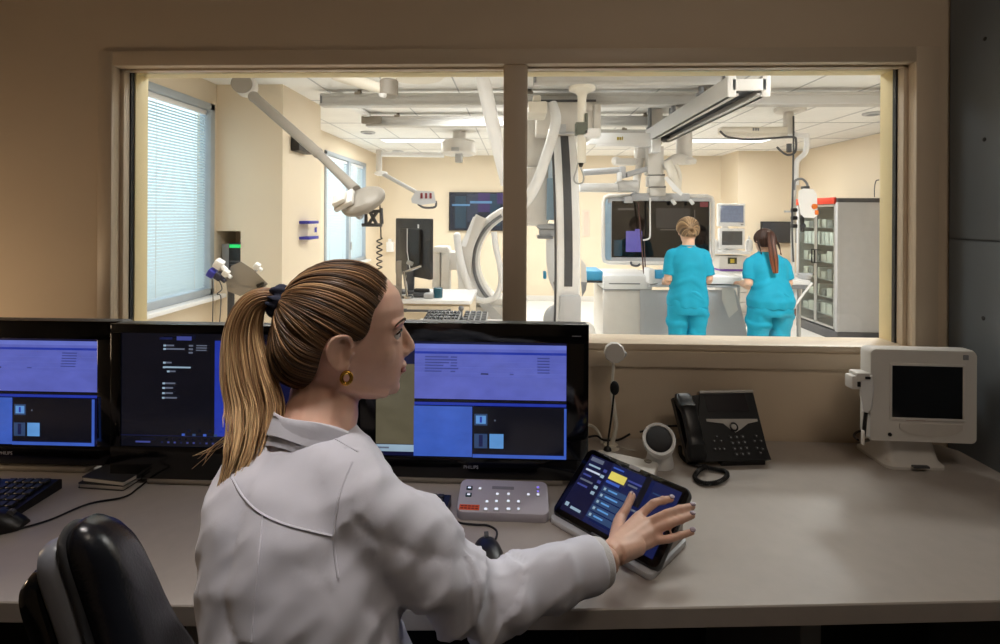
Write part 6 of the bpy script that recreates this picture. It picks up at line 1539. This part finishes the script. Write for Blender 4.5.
for q in range(36):   # baby hairs at temple and nape, lying on the skin
    if q % 2: s0 = hl(rnd.uniform(362, 386), rnd.uniform(296, 322), 0); 
    else: s0 = hl(rnd.uniform(300, 322), rnd.uniform(378, 392), 0)
    d = s0 - HC; yv = .074 * math.sqrt(max(.02, 1 - (d.x / .102) ** 2 - min(.8, (d.z / .12) ** 2))); s0.y = yv
    pts = [s0, s0 + Vector((-.008, .002, .006)), s0 + Vector((-.02, .004, .014))]
    b0 = len(hair.v); hair.tube(pts, [.0003, .0005, .0005], 4); hair.c += [rnd.uniform(.2, .6)] * (len(hair.v) - b0)
hair.v = [MHs @ v for v in hair.v]
part('hair', hair, M_hair, woman, sharp=180)
# scrunchie: a ruffled ring of dark blue cloth
b = MB(); ax_s = (cen[2] - cen[0]).normalized(); ux = ax_s.orthogonal().normalized(); uy = ax_s.cross(ux); sc0 = hl(277, 301)
rings = []
for k in range(48):
    a = 2 * math.pi * k / 48; R_ = .0155 + .0025 * math.sin(7 * a); rr = .0085 + .0025 * math.sin(9 * a + 1)
    e = ux * math.cos(a) + uy * math.sin(a); c = sc0 + e * R_ + ax_s * (.002 * math.sin(11 * a))
    rings.append([c + e * rr * math.cos(t_) + ax_s * (rr * 1.25 + .001 * math.sin(5 * a)) * math.sin(t_) for t_ in [2 * math.pi * j / 12 for j in range(12)]])
rings.append(rings[0]); b.loft(rings, cap=False); b.v = [MHs @ v for v in b.v]
part('scrunchie', b, mat('navy_cloth', '2E3348', .85, bump=.3, bscale=300), woman, sharp=180)

# ---------------------------------------------------------------- office chair
Cf = Vector((.939, .345, 0)).normalized(); Wd = Vector((-.345, .939, 0)).normalized()
NE = P(82, 600, y=.47); NE.z = 0
t = thing('office_chair', 'black leather office chair behind the woman at the left', 'chair', (-.33, .66, ZF))
TR = R(17); Nf = (Cf * math.cos(TR) + UP * math.sin(TR)).normalized(); Tu = (UP * math.cos(TR) - Cf * math.sin(TR)).normalized()
PO = P(78, 540, y=.435)
opx = [(92, 590), (83, 563), (79, 545), (80, 532), (86, 523), (96, 518), (109, 522), (122, 537), (135, 563), (148, 592), (166, 626), (181, 648), (196, 680), (205, 712), (203, 738), (188, 756), (160, 758), (140, 740), (126, 705), (110, 645)]
def back_local(px, py): v = on(px, py, PO, Nf) - PO; return (v.dot(Wd), v.dot(Tu))
out_ = [back_local(*q) for q in opx]
oc = (sum(q[0] for q in out_) / len(out_), sum(q[1] for q in out_) / len(out_))
def layer(inset, off, dz=0., dw=0.):
    pts = smoothpts([Vector((x, z, 0)) for x, z in out_ + [out_[0]]], 4)[:-1]
    res = []
    for p in pts:
        dx, dz_ = p.x - oc[0], p.y - oc[1]; l_ = math.hypot(dx, dz_); k = max(1 - inset / .09, 1 - inset / l_) if inset > 0 else 1 - inset / l_
        res.append(PO + Wd * (oc[0] + dx * k + dw) + Tu * (oc[1] + dz_ * k + dz) + Nf * off)
    return res
part('back_pad', MB().loft([layer(.0, -.010), layer(-.004, -.004), layer(-.004, .002), layer(.004, .010), layer(.016, .016), layer(.035, .020), layer(.06, .0215)]), M_leather, t, sharp=70)
part('piping', MB().loft([layer(-.003, -.016), layer(-.006, -.013), layer(-.003, -.010)]), M_char, t, sharp=70)
part('trim_band', MB().loft([layer(.004, -.036, -.006), layer(-.002, -.033, -.006), layer(-.002, -.019, -.006), layer(.003, -.016, -.006)]), mat('chair_grey_band', '7A7C84', .35), t, sharp=70)
part('back_shell', MB().loft([layer(.03, -.062, -.022), layer(.008, -.056, -.022), layer(.002, -.048, -.022), layer(.002, -.039, -.022), layer(.012, -.036, -.022)]), M_blackgl, t, sharp=70)
BC = PO + Wd * oc[0] + Tu * (oc[1] - .05)
scn = Vector((BC.x, BC.y, 0)) + Cf * .20
Ms_ = frame(Vector((scn.x, scn.y, .645)), Cf, Wd)
b = MB(); b.slab(.46, .47, .06, .12, .022, Ms_, n=10); part('seat', b, M_leather, t, sharp=70)
b = MB(); b.tube(smoothpts([scn - Cf * .10 + UP * .63, scn - Cf * .22 + UP * .63, BC - Nf * .075 - Tu * .16, BC - Nf * .07], 5), .022, 10, flat=1.8); part('back_bar', b, M_black, t)
b = MB(); b.box(scn + UP * .62, (.2, .16, .05), Ms_.to_3x3(), .01); part('mechanism', b, M_char, t)
b = MB(); b.cyl((scn.x, scn.y, ZF + .1), (scn.x, scn.y, .61), .028, n=18); b.cyl((scn.x, scn.y, ZF + .1), (scn.x, scn.y, ZF + .28), .038, n=18); part('gas_column', b, M_steel, t)
for k in range(5):
    a = 2 * math.pi * k / 5 + .9; e = Vector((math.cos(a), math.sin(a), 0)); c = Vector((scn.x, scn.y, 0))
    b = MB(); b.tube([c + UP * (ZF + .115), c + e * .15 + UP * (ZF + .105), c + e * .29 + UP * (ZF + .08)], [.032, .026, .018], 10); part('base_arm', b, M_black, t)
    b = MB(); pe = c + e * .29; tn = Vector((-e.y, e.x, 0))
    for q in (-1, 1): b.cyl(pe + tn * .008 * q + UP * (ZF + .029), pe + tn * .022 * q + UP * (ZF + .029), .028, n=18)
    b.cyl(pe + UP * (ZF + .03), pe + UP * (ZF + .085), .007, n=10); b.tube([pe - tn * .02 + UP * (ZF + .029), pe + tn * .02 + UP * (ZF + .029)], .008, 8); part('castor', b, M_black, t)

# ---------------------------------------------------------------- two people in scrubs
def scrubs(cx, cy, yaw, top, slv, legs_, headc, hs, arms, hairfn, label, leg_bot):
    """standing person seen from behind; all measures local (x right, y forward, z up)"""
    Mg = Matrix.Translation((cx, cy, 0)) @ Matrix.Rotation(yaw, 4, 'Z'); X, Y = Vector((1, 0, 0)), Vector((0, 1, 0))
    sk = MB()
    Mhd = Matrix(((0, 1, 0, headc[0]), (1, 0, 0, headc[1]), (0, 0, 1, headc[2]), (0, 0, 0, 1)))
    Mhd = Mhd @ Matrix.Rotation(R(hs[1]), 4, 'Y')
    hp2, Mh2 = head_pieces(Mhd, hs[0]); sk.join(hp2)
    tz = top[-1]
    sk.tube([Vector(headc) + Vector((0, -.012, -.05)), Vector(headc) + Vector((0, -.03, -.11)), Vector((tz[1], tz[2], tz[0] - .03))], [.052, .05, .058], 16)
    sk.loft([ell((x, y, z), X, Y, w * .88, d * .86) for z, x, y, w, d in top])
    for s_, (sh_, el, wr) in zip((-1, 1), arms):
        sh_, el, wr = Vector(sh_), Vector(el), Vector(wr)
        sk.tube(smoothpts([Vector((0, sh_.y, sh_.z)), sh_, sh_.lerp(el, .5), el], 4), [.04] * 4 + [.044] * 4 + [.04] * 4 + [.035], 12); sk.tube(smoothpts([el, el.lerp(wr, .4), wr], 4), [.036] * 4 + [.033] * 4 + [.024], 12)
        f_ = (wr - el).normalized(); sd_ = Vector((f_.y, -f_.x, 0)).normalized() * -s_
        mm = [wr + f_ * .075 + sd_ * (.026 - .017 * k) for k in range(4)]
        hand_pieces(sk, wr, mm, [([m, m + f_ * .03 - UP * .006, m + f_ * .052 - UP * .018, m + f_ * .062 - UP * .032], .0085) for m in mm], [wr + f_ * .02 + sd_ * .02, wr + f_ * .045 + sd_ * .045, wr + f_ * .07 + sd_ * .05 - UP * .01, wr + f_ * .085 + sd_ * .045 - UP * .02])
    for s_, (hip, knee, ank) in zip((-1, 1), legs_):
        sk.tube(smoothpts([Vector(hip), Vector(knee), Vector(ank)], 5), [.075] * 3 + [.06] * 3 + [.045] * 4 + [.034], 12); sk.tube([Vector(ank) - Y * .03 - UP * .04, Vector(ank) + Y * .15 - UP * .055], [.03, .022], 10)
    sk.v = [Mg @ v for v in sk.v]
    pr = solo('person', fuse(sk, .0055, 3), M_skinp, label, 'person', sharp=180)
    head_details(pr, Mg @ Mh2)
    cl = MB(); cl.loft([ell((x, y, z), X, Y, w, d) for z, x, y, w, d in top])
    for (sh_, el, wr), e_ in zip(arms, slv): sh_, el = Vector(sh_), Vector(el); cl.tube(smoothpts([Vector((sh_.x * .4, sh_.y, sh_.z)), sh_, sh_.lerp(el, e_ * .6), sh_.lerp(el, e_)], 4), [.05] * 4 + [.052] * 4 + [.055] * 4 + [.058], 16)
    cl = fuse(cl, .010, 4); z0_ = top[0][0]
    wrinkle(cl, lambda p, n: .010 * noise.noise(p * 8) + .008 * max(0, math.sin(p.z * 42 + 18 * (p.x - 0) * (1 if p.x > 0 else -1) + 4 * noise.noise(p * 5))) * max(0, 1 - abs(p.z - (z0_ + .2)) / .22) + .005 * math.sin(p.x * 60 + 3 * noise.noise(p * 4)) * max(0, 1 - (p.z - z0_) / .2))
    cl.v = [Mg @ v for v in cl.v]; tp = part('scrub_top', cl, M_scrub, pr, sharp=180)
    b = MB(); z, x, y, w, d = top[-1]; b.tube([Mg @ v for v in ell((x, y, z - .004), X, Y, w * .98, d * .98, 24)], .007, 8, closed=True); part('neckband', b, M_scrub, tp)
    tr = MB()
    for hip, knee, ank in legs_: hip, knee, ank = Vector(hip), Vector(knee), Vector(ank); tr.tube(smoothpts([hip + UP * .02, hip.lerp(knee, .5), knee, knee.lerp(ank, .5), ank], 4), [leg_bot[0]] * 4 + [leg_bot[1]] * 4 + [leg_bot[2]] * 4 + [leg_bot[3]] * 4 + [leg_bot[3]], 18)
    z, x, y, w, d = top[0]; tr.loft([ell((x, y, z + q), X, Y, w * .9, d * .9) for q in (-.06, 0, .08, .14)])
    tr = fuse(tr, .010, 4); wrinkle(tr, lambda p, n: .006 * noise.noise(p * 9) + .012 * max(0, math.sin(p.z * 34 + 14 * p.x + 5 * noise.noise(p * 5)))); tr.v = [Mg @ v for v in tr.v]; part('scrub_trousers', tr, M_scrub, pr, sharp=180)
    for hip, knee, ank in legs_:
        ank = Vector(ank); b = MB(); b.tube(smoothpts([ank - Y * .05 - UP * .05, ank + Y * .03 - UP * .045, ank + Y * .12 - UP * .052, ank + Y * .17 - UP * .06], 4), [.038] * 4 + [.043] * 4 + [.042] * 4 + [.03], 14); b = fuse(b, .008, 3); b.v = [Mg @ Vector((v.x, v.y, max(v.z, .001))) for v in b.v]; part('clog', b, M_shoe, pr, sharp=60)
    hm = MB(); hm.c = []; hairfn(hm, Mh2); hm.v = [Mg @ v for v in hm.v]; part('hair', hm, M_hair2 if 'bun' in label else M_hair3, pr, sharp=180)
    return pr
def comb_cap(hm, anchor, rx, ry, rz, hairline, seed, n=300, thick=.0040, tone=(.0, 1.)):
    rr = random.Random(seed); C_ = Vector((-.004, 0, .0))
    def surf(d, k=1.): d = d.normalized(); return C_ + d * k / math.sqrt((d.x / rx) ** 2 + (d.y / ry) ** 2 + (d.z / rz) ** 2)
    pts = []
    for j in range(48):
        a = 2 * math.pi * j / 48; f = math.cos(a); z = interp(hairline, f); pts.append(Vector((math.cos(a) * .08, math.sin(a) * .08, z)))
    def pth(p, k, m=12):
        a_ = (p - C_).normalized(); c_ = (anchor - C_).normalized(); out = []
        for i in range(m + 1):
            t_ = i / m; d = a_.lerp(c_, t_) + Vector((0, 0, 1.1 * math.sin(math.pi * t_) * (1 - a_.dot(c_)) / 2))
            if d.length < .15: d = d + Vector((0, .2, .2))
            out.append(surf(d, k if t_ > 0 else .98))
        return out
    g = [pth(p, 1.) for p in pts]; b0 = len(hm.v); fs = []
    for i in range(48):
        for k in range(12): fs.append((i * 13 + k, ((i + 1) % 48) * 13 + k, ((i + 1) % 48) * 13 + k + 1, i * 13 + k + 1))
    hm.add([p for q in g for p in q], fs); hm.c += [.25] * (len(hm.v) - b0)
    for q in range(n):
        i = rr.randrange(48); p = pts[i].lerp(pts[(i + 1) % 48], rr.random()); b0 = len(hm.v); k = rr.uniform(1.0, 1.03); hm.tube(pth(p, k), thick * rr.uniform(.5, 1), 4); hm.c += [rr.uniform(*tone)] * (len(hm.v) - b0)
HLINE = [(-1, -.098), (-.5, -.085), (-.2, -.03), (.2, -.01), (.5, .03), (1, .065)]
def bun_hair(hm, Mh):
    comb_cap(hm, Vector((-.09, 0, -.025)), .112, .096, .106, HLINE, 2)
    rr = random.Random(8)
    for q in range(70):
        c = Vector((-.112, 0, -.045)); a0 = rr.uniform(0, 6.28); R_ = rr.uniform(.012, .034); b0 = len(hm.v); dx = rr.uniform(-.018, .012)
        hm.tube([c + Vector((dx + .006 * math.sin(3 * a), R_ * math.cos(a + a0), R_ * 1.1 * math.sin(a + a0))) for a in [k * .5 for k in range(9)]], .0035, 5); hm.c += [rr.uniform(.15, .9)] * (len(hm.v) - b0)
    hm.v = [Mh @ v for v in hm.v]
def tail_hair(hm, Mh):
    comb_cap(hm, Vector((-.085, 0, .05)), .106, .088, .106, HLINE, 3, tone=(.05, .4))
    rr = random.Random(9); ce = smoothpts([Vector(p) for p in ((-.098, -.005, .055), (-.135, -.015, .03), (-.15, -.03, -.06), (-.155, -.04, -.17), (-.15, -.045, -.27), (-.145, -.048, -.34))], 5)
    for q in range(130):
        a = rr.uniform(0, 6.28); rad = math.sqrt(rr.random()); b0 = len(hm.v); n = len(ce)
        hm.tube([p + Vector((.5 * math.cos(a), math.sin(a), 0)) * rad * interp([(0, .012), (.3, .032), (.7, .038), (1, .02)], k / (n - 1)) for k, p in enumerate(ce)], [.004 * (1 - .5 * k / n) for k in range(n)], 5)
        v_ = rr.uniform(.35, .95); hm.c += [min(1, v_ * (.4 + 1.1 * ((j // 5) / n))) for j in range(len(hm.v) - b0)]
    for s_ in (-1, 1):
        for q in range(24):
            b0 = len(hm.v); o = rr.uniform(-.012, .012); hm.tube(smoothpts([Vector((-.02 + o, .08 * s_, .01)), Vector((-.05 + o, .092 * s_, -.06)), Vector((-.06 + o, .088 * s_ + o, -.15))], 4), .0032, 5); hm.c += [rr.uniform(.1, .5)] * (len(hm.v) - b0)
    hm.v = [Mh @ v for v in hm.v]
c1 = P(688, 260, y=4.42)
scrubs(c1.x, 4.42, R(-6),
       [(.82, .0, 0, .178, .125), (.90, 0, 0, .172, .125), (1.0, -.004, 0, .150, .112), (1.10, 0, .0, .150, .112), (1.20, 0, 0, .160, .112), (1.28, 0, .0, .150, .09), (1.335, 0, .0, .10, .065), (1.36, 0, 0, .060, .052)],
       (.78, .78), [((-.088, 0, .80), (-.088, .02, .46), (-.09, 0, .09)), ((.088, 0, .80), (.082, .03, .46), (.08, 0, .09))],
       (.005, .035, 1.505), (1.0, 14), [((-.142, 0, 1.275), (-.175, -.02, 1.04), (-.16, .13, 1.02)), ((.142, 0, 1.275), (.178, .0, 1.05), (.165, .13, 1.05))],
       bun_hair, 'person in turquoise scrubs with a low fair bun, standing before the hanging display', (.088, .078, .064, .060))
c2 = P(770, 270, y=4.45)
scrubs(c2.x, 4.45, R(4),
       [(.815, .0, -.01, .192, .145), (.88, 0, -.02, .194, .15), (.97, 0, -.01, .166, .128), (1.06, 0, .02, .152, .115), (1.14, 0, .03, .16, .115), (1.20, 0, .045, .165, .11), (1.25, 0, .055, .148, .09), (1.28, 0, .06, .10, .066), (1.30, 0, .07, .062, .052)],
       (.74, .74), [((-.10, -.01, .79), (-.105, .02, .45), (-.11, 0, .09)), ((.10, -.01, .79), (.09, .02, .45), (.085, 0, .09))],
       (.02, .12, 1.40), (1.0, 20), [((-.15, .05, 1.205), (-.185, .02, 1.0), (-.15, .20, 1.0)), ((.15, .05, 1.205), (.19, .03, 1.0), (.165, .20, 1.0))],
       tail_hair, 'person in turquoise scrubs with a long reddish ponytail, standing before the trolley monitors', (.100, .088, .068, .062))
OR_LAMPS = [
 (-1.45, 7.4, 1.2, .3, 'bright recessed ceiling panel over the far left of the theatre', 48),
 (3.1, 7.4, 1.2, .3, 'bright recessed ceiling panel near the far right column', 48),
 (.9, 7.4, 1.2, .3, 'bright recessed ceiling panel above the hanging display', 48),
 (1.1, 2.3, 1.2, .3, 'recessed ceiling panel just inside the right-hand pane', 16),
 (-1.2, 2.5, 1.2, .3, 'recessed ceiling panel just inside the left-hand pane', 26),
 (2.5, 3.05, .5, .25, 'small recessed ceiling panel at the right side of the theatre', 58),
 (-.2, 4.95, 1.2, .3, 'recessed ceiling panel between the two long rails', 42),
]
CR_LAMPS = [
 ('control_ceiling_lamp', (-.42, .62, 2.7), (.2, .2), 1.45, (1, .93, .88), (0, 0, 0), 56),
 ('room_fill', (.75, .0, 2.7), (.5, .5), 6.0, (1, .85, .70)),  # unseen broad fill, added to light the walls more than her back
 ('wall_wash_lamp', (-2.1, .9, 1.2), (.2, .2), 3.2, (1, .74, .48), (0, R(-90), R(20))),
]
# ---------------------------------------------------------------- world and render look
wd = bpy.data.worlds.new('daylight'); sc.world = wd; wd.use_nodes = True
bg = wd.node_tree.nodes['Background']
sky = wd.node_tree.nodes.new('ShaderNodeTexSky'); sky.sky_type = 'HOSEK_WILKIE'; sky.turbidity = 4; sky.sun_direction = Vector((.6, -.5, .7)).normalized()
mixc = wd.node_tree.nodes.new('ShaderNodeMix'); mixc.data_type = 'RGBA'; mixc.inputs[0].default_value = .75
mixc.inputs[7].default_value = (.75, .9, 1, 1)
wd.node_tree.links.new(sky.outputs[0], mixc.inputs[6]); wd.node_tree.links.new(mixc.outputs[2], bg.inputs[0])
bg.inputs['Strength'].default_value = 3.0
for args in OR_LAMPS: ceiling_light(*args)
for args in CR_LAMPS: area(*args)
sc.view_settings.view_transform = 'Standard'; sc.view_settings.look = 'None'; sc.view_settings.gamma = 1; sc.view_settings.use_curve_mapping = False
sc.view_settings.exposure = 0
sc.cycles.use_denoising = True
sc.cycles.max_bounces = 8; sc.cycles.diffuse_bounces = 4; sc.cycles.glossy_bounces = 4; sc.cycles.transmission_bounces = 6; sc.cycles.transparent_max_bounces = 16
sc.cycles.sample_clamp_indirect = 6; sc.cycles.caustics_reflective = False; sc.cycles.caustics_refractive = False
